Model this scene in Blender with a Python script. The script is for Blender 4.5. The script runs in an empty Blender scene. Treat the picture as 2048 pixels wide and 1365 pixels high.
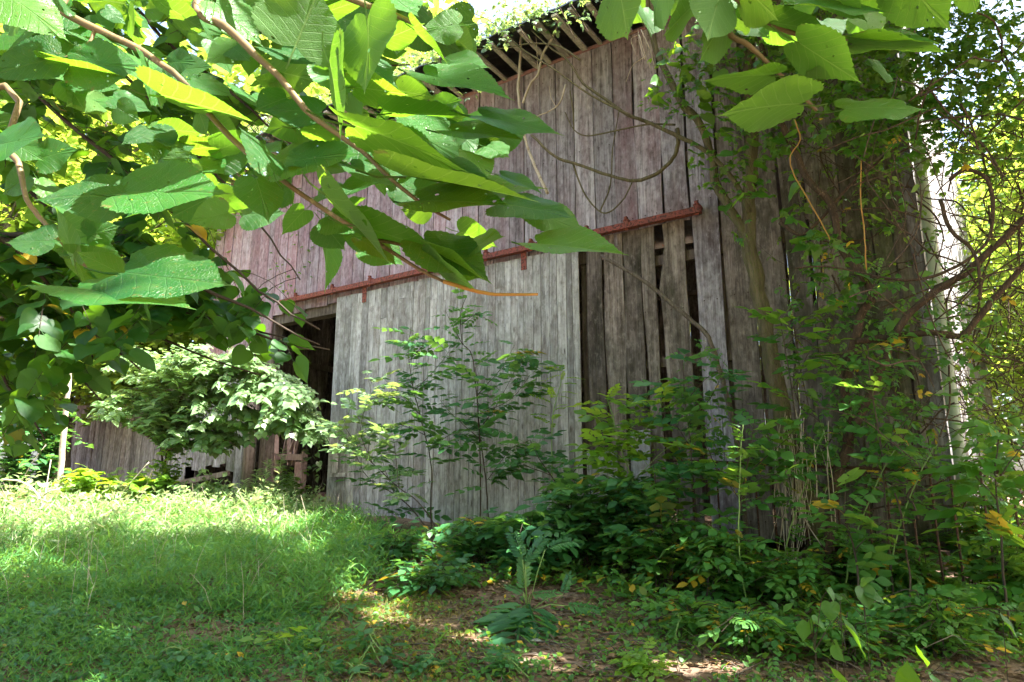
import bpy, math, random
import numpy as np
from mathutils import Vector, Matrix

rng = np.random.default_rng(7)
random.seed(7)
R = math.radians
SC = bpy.context.scene
COL = SC.collection

# ------------------------------------------------------------------ camera, light, exposure
PITCH = R(12.5); F = 1394.0; EYE = 1.6
cam_d = bpy.data.cameras.new('camera'); cam = bpy.data.objects.new('camera', cam_d); COL.objects.link(cam)
cam.location = (0, 0, EYE); cam.rotation_euler = (R(90) + PITCH, 0, 0)
cam_d.sensor_width = 36; cam_d.lens = F / 2048 * 36; cam_d.clip_start = 0.05; cam_d.clip_end = 600
SC.camera = cam
SUN = Vector((0.47, -0.265, 0.84)).normalized()          # direction towards the sun
world = bpy.data.worlds.new('World'); SC.world = world; world.use_nodes = True
wn = world.node_tree; wn.nodes.clear()
sky = wn.nodes.new('ShaderNodeTexSky'); sky.sky_type = 'NISHITA'; sky.sun_disc = False
sky.sun_elevation = math.asin(SUN.z); sky.sun_rotation = math.atan2(SUN.x, SUN.y)
sky.dust_density = 6; sky.air_density = 1.0; sky.ozone_density = 1.0
bg = wn.nodes.new('ShaderNodeBackground'); bg.inputs[1].default_value = 0.15
wo = wn.nodes.new('ShaderNodeOutputWorld')
wn.links.new(sky.outputs[0], bg.inputs[0]); wn.links.new(bg.outputs[0], wo.inputs[0])
sd = bpy.data.lights.new('sun', 'SUN'); sd.energy = 5.0; sd.angle = R(0.53); sd.color = (1, 0.96, 0.88)
sun = bpy.data.objects.new('sun', sd); COL.objects.link(sun)
sun.rotation_euler = SUN.to_track_quat('Z', 'Y').to_euler()
SC.view_settings.view_transform = 'Standard'; SC.view_settings.look = 'None'
SC.view_settings.gamma = 1; SC.view_settings.exposure = 2.62
SC.view_settings.use_curve_mapping = False
SC.cycles.max_bounces = 8; SC.cycles.diffuse_bounces = 4; SC.cycles.glossy_bounces = 2
SC.cycles.transmission_bounces = 4; SC.cycles.transparent_max_bounces = 8
SC.cycles.use_denoising = True

# ------------------------------------------------------------------ measuring
def ray(u, v):
    x = (u - 1024) / F; y = (682.5 - v) / F
    return Vector((x, math.cos(PITCH) - y * math.sin(PITCH), math.sin(PITCH) + y * math.cos(PITCH)))
def P(u, v, d):                                          # point at depth d
    return Vector((0, 0, EYE)) + ray(u, v) * d
WA = R(33); WD = Vector((math.cos(WA), -math.sin(WA), 0)); WN = Vector((math.sin(WA), math.cos(WA), 0))
WO = Vector((-2.83, 11.1, 0))
def PW(u, v, off=0.0):                                   # point on a plane 'off' metres in front of the barn wall
    r = ray(u, v); k = (WO.dot(WN) - off) / r.dot(WN)
    return Vector((0, 0, EYE)) + r * k
def BW(s, z, off=0.0):
    return WO + WD * s - WN * off + Vector((0, 0, z))
def WS(u, v, off=0.0):
    p = PW(u, v, off); return (p - WO).dot(WD), p.z
CP, SP = math.cos(PITCH), math.sin(PITCH)
def proj(p):                                             # numpy (n,3) -> u, v, depth
    p = np.asarray(p, float).reshape(-1, 3)
    y = p[:, 1]; z = p[:, 2] - EYE
    d = y * CP + z * SP; up = -y * SP + z * CP
    dd = np.where(d > 0.05, d, 0.05)
    return 1024 + F * p[:, 0] / dd, 682.5 - F * up / dd, d
def gz(x, y):
    x = np.asarray(x, float); y = np.asarray(y, float)
    b = 0.126 * np.clip(y, -12, 10.2)
    b = b + 0.04 * np.clip((-x - 0.8) / 2, 0, 1) * np.clip((y - 4) / 3, 0, 1)
    b = b + 0.03 * np.sin(x * 1.7 + y * .6) * np.cos(y * 1.3 - x * .5) + 0.012 * np.sin(x * 5.3 + 1) * np.sin(y * 4.7)
    return b
def gp(u, v):                                            # point on the ground seen at a pixel
    r = ray(u, v); k = 3.0
    for _ in range(60):
        p = Vector((0, 0, EYE)) + r * k
        h = p.z - float(gz(p.x, p.y)); k += h * 1.5
        if k > 40: k = 40; break
    p = Vector((0, 0, EYE)) + r * k
    p.z = float(gz(p.x, p.y)); return p
def inpoly(u, v, poly):
    u = np.asarray(u); v = np.asarray(v); ins = np.zeros(u.shape, bool); n = len(poly)
    for i in range(n):
        x1, y1 = poly[i]; x2, y2 = poly[(i + 1) % n]
        c = ((y1 > v) != (y2 > v)) & (u < (x2 - x1) * (v - y1) / ((y2 - y1) or 1e-9) + x1)
        ins ^= c
    return ins

# ------------------------------------------------------------------ objects
def tag(o, label=None, cat=None, group=None, kind=None):
    if label: o['label'] = label
    if cat: o['category'] = cat
    if group: o['group'] = group
    if kind: o['kind'] = kind
    return o
def thing(name, loc, label, cat, group=None, rotz=0.0):
    o = bpy.data.objects.new(name, None); COL.objects.link(o)
    o.location = loc; o.rotation_euler = (0, 0, rotz); o.empty_display_size = 0.1
    return tag(o, label, cat, group)
def minv(parent):
    if parent is None: return Matrix.Identity(4)
    m = Matrix.LocRotScale(parent.location, parent.rotation_euler, None)
    return (minv(parent.parent).inverted() @ m).inverted() if parent.parent else m.inverted()
def link(name, me, parent=None, mw=None, local=False):
    o = bpy.data.objects.new(name, me); COL.objects.link(o)
    o.color = (0, .4, 0, 1)
    if parent is not None: o.parent = parent
    m = mw if mw is not None else Matrix.Identity(4)
    if parent is not None and not local: m = minv(parent) @ m
    if mw is not None or parent is not None: o.matrix_basis = m
    return o
def mesh(name, V, Fc, mats, smooth=False, mi=None, var=None):
    me = bpy.data.meshes.new(name)
    V = np.asarray(V, np.float32)
    if isinstance(Fc, np.ndarray):
        n, k = Fc.shape
        me.vertices.add(len(V)); me.vertices.foreach_set('co', V.ravel())
        me.loops.add(n * k); me.loops.foreach_set('vertex_index', Fc.ravel().astype(np.int32))
        me.polygons.add(n); me.polygons.foreach_set('loop_start', np.arange(0, n * k, k, dtype=np.int32))
        me.update(calc_edges=True)
    else:
        me.from_pydata(V.tolist(), [], Fc)
    for m in (mats if isinstance(mats, (list, tuple)) else [mats]): me.materials.append(m)
    if mi is not None: me.polygons.foreach_set('material_index', np.asarray(mi, np.int32))
    if smooth: me.polygons.foreach_set('use_smooth', np.ones(len(me.polygons), bool))
    if var is not None:
        a = me.attributes.new('var', 'FLOAT', 'POINT'); a.data.foreach_set('value', np.asarray(var, np.float32))
    return me

class MB:
    def __init__(s): s.v = []; s.f = []
    def add(s, V, Fc):
        n = len(s.v); s.v += [tuple(p) for p in V]; s.f += [tuple(i + n for i in f) for f in Fc]; return s
    def box(s, a, b, jit=0.0):
        (x0, y0, z0), (x1, y1, z1) = a, b
        V = [(x0, y0, z0), (x1, y0, z0), (x1, y1, z0), (x0, y1, z0), (x0, y0, z1), (x1, y0, z1), (x1, y1, z1), (x0, y1, z1)]
        if jit: V = [tuple(c + random.uniform(-jit, jit) for c in p) for p in V]
        return s.add(V, [(0, 3, 2, 1), (4, 5, 6, 7), (0, 1, 5, 4), (1, 2, 6, 5), (2, 3, 7, 6), (3, 0, 4, 7)])
    def beam(s, p, q, w, h, up=Vector((0, 0, 1))):
        p = Vector(p); q = Vector(q); a = (q - p).normalized(); x = a.cross(up)
        if x.length < 1e-4: x = a.cross(Vector((1, 0, 0)))
        x.normalize(); y = x.cross(a); V = []
        for c in (p, q):
            for i, j in ((-1, -1), (1, -1), (1, 1), (-1, 1)): V.append(c + x * (i * w / 2) + y * (j * h / 2))
        return s.add(V, [(3, 2, 1, 0), (4, 5, 6, 7), (0, 1, 5, 4), (1, 2, 6, 5), (2, 3, 7, 6), (3, 0, 4, 7)])
    def tube(s, pts, rad, n=7, cap=True, wob=0.0, wall=None):
        pts = [Vector(p) for p in pts]; m = len(pts)
        if not hasattr(rad, '__len__'): rad = [rad] * m
        ref = Vector((0.13, 0.31, 0.94)); V = []; Fc = []
        prev = None
        for i, p in enumerate(pts):
            t = (pts[min(i + 1, m - 1)] - pts[max(i - 1, 0)]).normalized()
            if prev is None:
                x = t.cross(ref)
                if x.length < .05: x = t.cross(Vector((1, 0, 0)))
            else: x = prev - t * prev.dot(t)
            x.normalize(); prev = x; y = t.cross(x)
            for k in range(n):
                a = 2 * math.pi * k / n; rr = rad[i] * (1 + wob * math.sin(k * 2.7 + i * 0.9) * math.cos(i * .37 + k))
                V.append(p + x * (math.cos(a) * rr) + y * (math.sin(a) * rr))
        for i in range(m - 1):
            for k in range(n):
                k2 = (k + 1) % n
                Fc.append((i * n + k, i * n + k2, (i + 1) * n + k2, (i + 1) * n + k))
        if cap: Fc.append(tuple(range(n))[::-1]); Fc.append(tuple((m - 1) * n + k for k in range(n)))
        return s.add(V, Fc)
    def build(s, name, mat, parent=None, smooth=False, local=False, mw=None):
        return link(name, mesh(name, s.v, s.f, mat, smooth), parent, mw, local)
def smoothline(pts, n=4, jit=0.0):
    pts = [Vector(p) for p in pts]; out = []
    q = [pts[0] * 2 - pts[1]] + pts + [pts[-1] * 2 - pts[-2]]
    for i in range(1, len(q) - 2):
        for k in range(n):
            t = k / n
            c = 0.5 * ((2 * q[i]) + (-q[i - 1] + q[i + 1]) * t + (2 * q[i - 1] - 5 * q[i] + 4 * q[i + 1] - q[i + 2]) * t * t
                       + (-q[i - 1] + 3 * q[i] - 3 * q[i + 1] + q[i + 2]) * t ** 3)
            if jit: c = c + Vector([random.uniform(-jit, jit) for _ in range(3)])
            out.append(c)
    out.append(pts[-1]); return out
def lerpr(a, b, n): return [a + (b - a) * i / (n - 1) for i in range(n)]

# ------------------------------------------------------------------ materials
def newmat(name):
    m = bpy.data.materials.new(name); m.use_nodes = True; nt = m.node_tree; nt.nodes.clear()
    out = nt.nodes.new('ShaderNodeOutputMaterial'); return m, nt, out
def N(nt, t, **kw):
    n = nt.nodes.new(t)
    for k, v in kw.items():
        if k.startswith('i_'): n.inputs[int(k[2:]) if k[2:].isdigit() else k[2:]].default_value = v
        else: setattr(n, k, v)
    return n
def MIX(nt, f, a, b, blend='MIX'):
    n = nt.nodes.new('ShaderNodeMix'); n.data_type = 'RGBA'; n.blend_type = blend
    for s, v in ((n.inputs[0], f), (n.inputs[6], a), (n.inputs[7], b)):
        if isinstance(v, bpy.types.NodeSocket): nt.links.new(v, s)
        elif isinstance(v, tuple): s.default_value = (*v, 1) if len(v) == 3 else v
        else: s.default_value = v
    return n.outputs[2]
def MA(nt, op, a, b=0.0, c=0.0, clamp=False):
    n = nt.nodes.new('ShaderNodeMath'); n.operation = op; n.use_clamp = clamp
    for s, v in zip(n.inputs, (a, b, c)):
        if isinstance(v, bpy.types.NodeSocket): nt.links.new(v, s)
        else: s.default_value = v
    return n.outputs[0]
def RAMP(nt, fac, stops):
    n = nt.nodes.new('ShaderNodeValToRGB'); e = n.color_ramp.elements
    while len(e) < len(stops): e.new(0.5)
    for x, (p, c) in zip(e, stops):
        x.position = p; x.color = (*c, 1) if len(c) == 3 else c
    nt.links.new(fac, n.inputs[0]); return n.outputs[0]
def MAPR(nt, v, a, b, c=0.0, d=1.0):
    n = nt.nodes.new('ShaderNodeMapRange'); n.inputs[1].default_value = a; n.inputs[2].default_value = b
    n.inputs[3].default_value = c; n.inputs[4].default_value = d; nt.links.new(v, n.inputs[0]); return n.outputs[0]
def NOISE(nt, vec, scale, detail=3, rough=.55, dist=0):
    n = nt.nodes.new('ShaderNodeTexNoise'); n.inputs['Scale'].default_value = scale; n.inputs['Detail'].default_value = detail
    n.inputs['Roughness'].default_value = rough; n.inputs['Distortion'].default_value = dist
    nt.links.new(vec, n.inputs['Vector']); return n.outputs[0]
def SCALE(nt, vec, sc, off=None):
    n = nt.nodes.new('ShaderNodeVectorMath'); n.operation = 'MULTIPLY_ADD'; n.inputs[1].default_value = sc
    nt.links.new(vec, n.inputs[0])
    if off is not None: nt.links.new(off, n.inputs[2])
    return n.outputs[0]

def leafmat(name, stops, back, trans, tfac=0.42, rough=0.42, veins=False, yellow=0.0, spec=0.5):
    m, nt, out = newmat(name)
    at = N(nt, 'ShaderNodeAttribute', attribute_name='var'); oi = N(nt, 'ShaderNodeObjectInfo')
    r = MA(nt, 'FRACT', MA(nt, 'ADD', at.outputs['Fac'], oi.outputs['Random']))
    col = RAMP(nt, r, stops)
    tcol = MIX(nt, r, trans, tuple(min(1, c * f) for c, f in zip(trans, (1.25, .92, .8))))
    tc = N(nt, 'ShaderNodeTexCoord')
    if veins:
        eb = NOISE(nt, tc.outputs['Object'], 4.5, 4, .7); brown = MAPR(nt, MA(nt, 'ADD', eb, MA(nt, 'MULTIPLY', r, .07)), .68, .72, 0, .8)
        col = MIX(nt, brown, col, (.20, .15, .05)); tcol = MIX(nt, brown, tcol, (.25, .15, .04))
    if yellow > 0:
        y = MA(nt, 'GREATER_THAN', r, 1 - yellow)
        col = MIX(nt, y, col, (.62, .40, .03)); tcol = MIX(nt, y, tcol, (.7, .45, .03))
    big = NOISE(nt, tc.outputs['Object'], 3 if not veins else 7, 2)
    col = MIX(nt, MAPR(nt, big, .45, .75, 0, .35), col, (.08, .15, .03), 'MIX')
    gi = N(nt, 'ShaderNodeNewGeometry')
    p = N(nt, 'ShaderNodeBsdfPrincipled'); p.inputs['Specular IOR Level'].default_value = spec
    h = None
    if veins:
        sx = N(nt, 'ShaderNodeSeparateXYZ'); nt.links.new(tc.outputs['Object'], sx.inputs[0])
        ax = MA(nt, 'ABSOLUTE', sx.outputs[0])
        w = MA(nt, 'SUBTRACT', sx.outputs[1], MA(nt, 'MULTIPLY', ax, MA(nt, 'ADD', 0.95, MA(nt, 'MULTIPLY', ax, -.5))))
        w = MA(nt, 'ADD', w, MA(nt, 'MULTIPLY', MA(nt, 'SUBTRACT', NOISE(nt, tc.outputs['Object'], 5, 2), .5), .05))
        q = MA(nt, 'PINGPONG', MA(nt, 'ADD', w, 1.03), 0.072)
        vein = MAPR(nt, q, 0.0, 0.010, .8, 0)
        mid = MAPR(nt, ax, 0.003, 0.014, 1, 0)
        vv = MA(nt, 'MAXIMUM', MA(nt, 'MULTIPLY', vein, .75), mid)
        fine = N(nt, 'ShaderNodeTexVoronoi', feature='DISTANCE_TO_EDGE'); fine.inputs['Scale'].default_value = 34
        nt.links.new(tc.outputs['Object'], fine.inputs['Vector'])
        fv = MAPR(nt, fine.outputs[0], 0, .1, 1, 0)
        col = MIX(nt, MA(nt, 'MULTIPLY', vv, .22), col, (.10, .22, .06))
        col = MIX(nt, MA(nt, 'MULTIPLY', fv, .18), col, (.16, .25, .08))
        spots = NOISE(nt, tc.outputs['Object'], 22, 2)
        sp = MAPR(nt, spots, .66, .70, 0, 1)
        col = MIX(nt, MA(nt, 'MULTIPLY', sp, .6), col, (.22, .13, .04))
        tcol = MIX(nt, MA(nt, 'MULTIPLY', vv, .28), tcol, (.62, .78, .22))
        tcol = MIX(nt, MA(nt, 'MULTIPLY', fv, .22), tcol, (.12, .3, .02))
        h = MA(nt, 'ADD', MA(nt, 'MULTIPLY', vv, -1.0), MA(nt, 'MULTIPLY', fv, -.3))
    col = MIX(nt, gi.outputs['Backfacing'], col, back if not veins else MIX(nt, MA(nt, 'MULTIPLY', vv, .45), back, (.28, .40, .12)))
    nt.links.new(col, p.inputs['Base Color'])
    rr = MA(nt, 'ADD', rough, MA(nt, 'MULTIPLY', gi.outputs['Backfacing'], .25)); nt.links.new(rr, p.inputs['Roughness'])
    if h is not None:
        b = N(nt, 'ShaderNodeBump'); b.inputs['Strength'].default_value = .5; b.inputs['Distance'].default_value = .004
        nt.links.new(h, b.inputs['Height']); nt.links.new(b.outputs[0], p.inputs['Normal'])
    t = N(nt, 'ShaderNodeBsdfTranslucent'); nt.links.new(tcol, t.inputs[0])
    mx = N(nt, 'ShaderNodeMixShader'); mx.inputs[0].default_value = tfac
    nt.links.new(p.outputs[0], mx.inputs[1]); nt.links.new(t.outputs[0], mx.inputs[2])
    last = mx.outputs[0]
    if veins:                                            # insect holes in some of the leaves
        cx = N(nt, 'ShaderNodeCombineXYZ'); nt.links.new(MA(nt, 'MULTIPLY', oi.outputs['Random'], 40), cx.inputs[0])
        hn = NOISE(nt, SCALE(nt, tc.outputs['Object'], (1, 1, 1), cx.outputs[0]), 9, 1)
        hole = MA(nt, 'GREATER_THAN', MA(nt, 'ADD', hn, MA(nt, 'MULTIPLY', oi.outputs['Random'], .05)), .765)
        tr = N(nt, 'ShaderNodeBsdfTransparent'); m2 = N(nt, 'ShaderNodeMixShader'); nt.links.new(hole, m2.inputs[0]); nt.links.new(last, m2.inputs[1]); nt.links.new(tr.outputs[0], m2.inputs[2]); last = m2.outputs[0]
    nt.links.new(last, out.inputs[0])
    return m
G = lambda *c: c
M_MUL = leafmat('mulberry_leaf', [(0, (.008, .070, .016)), (.5, (.014, .11, .018)), (.85, (.03, .15, .02)), (1, (.06, .19, .02))], (.09, .22, .05), (.20, .46, .02), .40, .42, True, spec=.4)
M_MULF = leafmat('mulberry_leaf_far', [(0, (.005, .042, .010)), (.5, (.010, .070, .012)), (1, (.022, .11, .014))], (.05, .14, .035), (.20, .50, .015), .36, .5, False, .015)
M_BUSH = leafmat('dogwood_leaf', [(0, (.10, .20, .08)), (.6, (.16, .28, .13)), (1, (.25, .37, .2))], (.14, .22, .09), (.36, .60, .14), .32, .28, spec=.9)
M_SHRUB = leafmat('shrub_leaf', [(0, (.018, .095, .035)), (.5, (.032, .15, .05)), (1, (.08, .22, .07))], (.08, .18, .07), (.20, .5, .07), .33, .45, False, .012)
M_BRAM = leafmat('bramble_leaf', [(0, (.022, .10, .022)), (.5, (.045, .17, .035)), (1, (.10, .25, .05))], (.10, .20, .06), (.30, .62, .05), .36, .5, False, .05)
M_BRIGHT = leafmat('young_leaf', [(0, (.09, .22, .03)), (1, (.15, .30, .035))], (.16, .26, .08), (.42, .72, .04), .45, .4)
M_IVY = leafmat('creeper_leaf', [(0, (.018, .10, .015)), (1, (.05, .19, .025))], (.10, .17, .05), (.30, .60, .03), .42, .42, False, .01)
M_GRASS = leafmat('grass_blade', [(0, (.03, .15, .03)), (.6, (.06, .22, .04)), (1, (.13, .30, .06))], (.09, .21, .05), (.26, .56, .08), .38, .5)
M_SUNLIT = leafmat('grass_weed_sunlit', [(0, (.14, .26, .08)), (.5, (.22, .34, .13)), (1, (.30, .42, .2))], (.2, .3, .12), (.5, .68, .3), .35, .4)  # sunlight put into the colour: paled so the lit strip reads whiter
M_DRYGR = leafmat('dry_grass_blade', [(0, (.20, .17, .04)), (.5, (.14, .17, .035)), (1, (.26, .16, .05))], (.2, .18, .06), (.4, .38, .08), .3, .6)
M_FAR = leafmat('far_leaf', [(0, (.04, .10, .015)), (1, (.09, .17, .02))], (.10, .17, .06), (.44, .68, .08), .46, .5)
M_LIT = leafmat('fallen_leaf', [(0, (.10, .05, .028)), (.5, (.19, .11, .06)), (.8, (.28, .18, .11)), (1, (.06, .03, .02))], (.17, .10, .06), (.2, .1, .04), .08, .7)

def woodmat(name, cols, dark, red, knots=False, grain=1.0):
    """weathered boards; object colour: r = how much red paint is left, g = rot and dark stain, b = green algae"""
    m, nt, out = newmat(name)
    tc = N(nt, 'ShaderNodeTexCoord'); oi = N(nt, 'ShaderNodeObjectInfo')
    cx = N(nt, 'ShaderNodeCombineXYZ')
    for i, k in enumerate((37.0, 11.0, 53.0)): nt.links.new(MA(nt, 'MULTIPLY', oi.outputs['Random'], k), cx.inputs[i])
    sc = N(nt, 'ShaderNodeSeparateColor'); nt.links.new(oi.outputs['Color'], sc.inputs[0])
    v = SCALE(nt, tc.outputs['Object'], (1, 1, 1), cx.outputs[0])
    g1 = NOISE(nt, SCALE(nt, v, (55, 55, 1.6)), 1.0, 4, .65, .3)
    g2 = NOISE(nt, SCALE(nt, v, (14, 14, .5)), 1.0, 3, .6, .8)
    g3 = NOISE(nt, SCALE(nt, v, (4, 4, 1.1)), 1.0, 4, .6)
    fine = NOISE(nt, SCALE(nt, v, (170, 170, 7)), 1.0, 2, .6)
    tone = MAPR(nt, oi.outputs['Random'], 0, 1, .72, 1.2)
    f = MA(nt, 'ADD', MA(nt, 'MULTIPLY', g1, .42), MA(nt, 'MULTIPLY', g2, .58))
    col = RAMP(nt, f, [(.32, cols[0]), (.48, cols[1]), (.62, cols[2])])
    hgt = MA(nt, 'ADD', g1, MA(nt, 'MULTIPLY', fine, .5))
    if knots:
        wv = N(nt, 'ShaderNodeTexWave', wave_type='RINGS', rings_direction='X', wave_profile='SAW')
        wv.inputs['Scale'].default_value = 9; wv.inputs['Distortion'].default_value = 3.5; wv.inputs['Detail'].default_value = 1.5
        wv.inputs['Detail Scale'].default_value = 1.2
        nt.links.new(SCALE(nt, v, (2.2, 2.2, .16)), wv.inputs['Vector'])
        w = wv.outputs['Fac']
        col = MIX(nt, MA(nt, 'MULTIPLY', MAPR(nt, w, .5, 1, 0, 1), .5 * grain), col, cols[0])
        hgt = MA(nt, 'ADD', hgt, MA(nt, 'MULTIPLY', w, -.4))
        vo = N(nt, 'ShaderNodeTexVoronoi'); vo.inputs['Scale'].default_value = 1.0
        nt.links.new(SCALE(nt, v, (7, 7, 1.9)), vo.inputs['Vector'])
        kn = MAPR(nt, vo.outputs['Distance'], .05, .11, 1, 0)
        col = MIX(nt, MA(nt, 'MULTIPLY', kn, .75), col, (.06, .04, .035))
    # dark rot and water stain
    dk = MA(nt, 'MULTIPLY', MAPR(nt, MA(nt, 'ADD', MA(nt, 'MULTIPLY', g3, .7), MA(nt, 'MULTIPLY', g2, .3)), .40, .62, 0, 1), sc.outputs[1], clamp=True)
    col = MIX(nt, dk, col, dark)
    # red paint that has worn off in patches
    rm = MAPR(nt, MA(nt, 'ADD', MA(nt, 'ADD', MA(nt, 'MULTIPLY', g3, .65), MA(nt, 'MULTIPLY', g1, .35)), MA(nt, 'MULTIPLY', sc.outputs[0], .45)), .50, 1.1, 0, 1)
    col = MIX(nt, MA(nt, 'MULTIPLY', rm, MAPR(nt, sc.outputs[0], 0, .3, 0, .9), clamp=True), col, red)
    # algae
    ge = MA(nt, 'MULTIPLY', MAPR(nt, g3, .38, .65, 0, .8), sc.outputs[2], clamp=True)
    col = MIX(nt, ge, col, (.10, .13, .055))
    # fine drying cracks
    cr = MAPR(nt, NOISE(nt, SCALE(nt, v, (38, 38, .9)), 1.0, 2, .5, 1.2), .25, .29, 1, 0)
    col = MIX(nt, MA(nt, 'MULTIPLY', cr, .8), col, (.03, .022, .018))
    hgt = MA(nt, 'ADD', hgt, MA(nt, 'MULTIPLY', cr, -1.2))
    mot = NOISE(nt, SCALE(nt, v, (18, 18, 9)), 1.0, 5, .7)
    col = MIX(nt, MAPR(nt, mot, .50, .72, 0, .65), col, dark)
    col = MIX(nt, MAPR(nt, mot, .46, .30, 0, .35), col, tuple(min(1, c * 1.25) for c in cols[2]))
    sz_ = N(nt, 'ShaderNodeSeparateXYZ'); nt.links.new(tc.outputs['Object'], sz_.inputs[0])
    nx = MA(nt, 'ABSOLUTE', MA(nt, 'SUBTRACT', MA(nt, 'ABSOLUTE', sz_.outputs[0]), .075))
    nz = MA(nt, 'SUBTRACT', MA(nt, 'FRACT', MA(nt, 'ADD', MA(nt, 'MULTIPLY', sz_.outputs[2], .8), .37)), .5)
    head = MA(nt, 'MULTIPLY', MAPR(nt, nx, .005, .008, 1, 0), MAPR(nt, MA(nt, 'ABSOLUTE', nz), .004, .007, 1, 0))
    strk = MA(nt, 'MULTIPLY', MAPR(nt, nx, .002, .011, 1, 0), MA(nt, 'MULTIPLY', MAPR(nt, nz, -.16, 0, 0, .7), MA(nt, 'LESS_THAN', nz, 0.0)))
    col = MIX(nt, MA(nt, 'MAXIMUM', head, MA(nt, 'MULTIPLY', strk, .6)), col, (.05, .03, .022))
    hs = N(nt, 'ShaderNodeHueSaturation'); nt.links.new(col, hs.inputs['Color']); nt.links.new(tone, hs.inputs['Value'])
    p = N(nt, 'ShaderNodeBsdfPrincipled'); p.inputs['Roughness'].default_value = .85; p.inputs['Specular IOR Level'].default_value = .2
    nt.links.new(hs.outputs[0], p.inputs['Base Color'])
    b = N(nt, 'ShaderNodeBump'); b.inputs['Strength'].default_value = .9; b.inputs['Distance'].default_value = .006
    nt.links.new(hgt, b.inputs['Height']); nt.links.new(b.outputs[0], p.inputs['Normal'])
    nt.links.new(p.outputs[0], out.inputs[0]); return m
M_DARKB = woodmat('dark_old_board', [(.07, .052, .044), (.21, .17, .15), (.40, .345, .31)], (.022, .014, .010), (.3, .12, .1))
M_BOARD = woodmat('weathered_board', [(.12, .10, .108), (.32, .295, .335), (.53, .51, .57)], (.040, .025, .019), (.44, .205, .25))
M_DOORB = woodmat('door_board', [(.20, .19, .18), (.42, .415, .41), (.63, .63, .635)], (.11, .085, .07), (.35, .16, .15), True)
M_SIDE = woodmat('side_board', [(.17, .16, .17), (.30, .29, .31), (.42, .41, .44)], (.15, .12, .11), (.4, .2, .2))
M_TIMBER = woodmat('old_timber', [(.08, .06, .048), (.17, .135, .115), (.28, .235, .205)], (.05, .035, .03), (.3, .12, .1))
M_LATH = woodmat('roof_lath', [(.26, .23, .19), (.42, .38, .32), (.55, .5, .43)], (.1, .08, .06), (.3, .12, .1))
M_PINK = woodmat('pinkish_lumber', [(.25, .17, .15), (.40, .29, .26), (.5, .38, .35)], (.12, .07, .06), (.4, .15, .14))

def simple(name, c1, c2, sc=8, rough=.7, metal=0, bump=.4, stretch=(1, 1, 1), c3=None, t3=.62, dist=.004, spec=.4):
    m, nt, out = newmat(name)
    tc = N(nt, 'ShaderNodeTexCoord'); v = SCALE(nt, tc.outputs['Object'], stretch)
    n1 = NOISE(nt, v, sc, 5, .62); n2 = NOISE(nt, v, sc * 3.7, 3, .6)
    col = MIX(nt, MAPR(nt, n1, .35, .65), c1, c2)
    if c3: col = MIX(nt, MAPR(nt, n2, t3 - .05, t3 + .05), col, c3)
    p = N(nt, 'ShaderNodeBsdfPrincipled'); p.inputs['Roughness'].default_value = rough; p.inputs['Metallic'].default_value = metal
    p.inputs['Specular IOR Level'].default_value = spec
    nt.links.new(col, p.inputs['Base Color'])
    b = N(nt, 'ShaderNodeBump'); b.inputs['Strength'].default_value = bump; b.inputs['Distance'].default_value = dist
    nt.links.new(n2, b.inputs['Height']); nt.links.new(b.outputs[0], p.inputs['Normal'])
    nt.links.new(p.outputs[0], out.inputs[0]); return m
M_FADED = simple('faded_red_edge', (.33, .15, .14), (.30, .20, .20), 5, .8, 0, .4, c3=(.2, .12, .12))
M_RED = simple('red_rail_paint', (.30, .075, .055), (.19, .055, .04), 9, .75, 0, .7, (1, 1, 1), (.09, .035, .025), .53)
M_RUST = simple('rusty_steel', (.09, .045, .03), (.05, .028, .02), 14, .85, 0, .6, c3=(.25, .11, .06))
M_BARK = simple('mossy_bark', (.19, .16, .10), (.10, .085, .055), 9, .95, 0, 1.0, (3, 3, .5), (.12, .13, .05), .58, .02, .1)
M_BARK2 = simple('grey_bark', (.16, .13, .11), (.09, .07, .055), 12, .9, 0, .8, (2, 2, .6), (.22, .19, .15), .6, .01, .1)
M_VINE = simple('brown_vine_bark', (.10, .070, .052), (.055, .040, .032), 12, .9, 0, .9, (2, 2, .6), (.17, .11, .08), .6, .008, .1)
M_PALE = simple('bleached_wood', (.55, .49, .40), (.40, .33, .25), 9, .8, 0, .5, (1, 1, .4), (.25, .19, .13), .63, .003, .2)
M_TWIG = simple('young_twig_bark', (.22, .14, .07), (.15, .11, .05), 20, .6, 0, .4, c3=(.3, .22, .12), t3=.62, dist=.001)
M_TWIGD = simple('dark_twig', (.07, .05, .035), (.045, .032, .024), 20, .85, 0, .4)
M_ORTW = simple('orange_shoot', (.50, .22, .05), (.42, .26, .06), 30, .5, 0, .2)
M_CANE = simple('green_cane', (.16, .28, .07), (.22, .32, .10), 12, .55, 0, .2)
M_WHITE = simple('white_downspout_metal', (.42, .48, .38), (.33, .39, .29), 5, .45, 0, .15, c3=(.34, .40, .28), t3=.66, dist=.002)
M_ROOF = simple('galvanised_roof', (.20, .21, .24), (.10, .09, .09), 3, .45, .6, .2, c3=(.25, .12, .07), t3=.66)
M_CLAY = simple('terracotta', (.24, .11, .08), (.17, .08, .06), 7, .85, 0, .5, c3=(.2, .12, .09))
M_STONE = simple('grey_stone', (.22, .22, .23), (.14, .14, .14), 6, .9, 0, .8, c3=(.3, .3, .29), dist=.01)
M_BARNFL = simple('barn_floor_dirt', (.10, .075, .055), (.06, .045, .035), 5, .95, 0, .8)
M_ORANGE = simple('orange_tip_paint', (.75, .15, .05), (.6, .12, .05), 9, .6, 0, .2)

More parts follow.
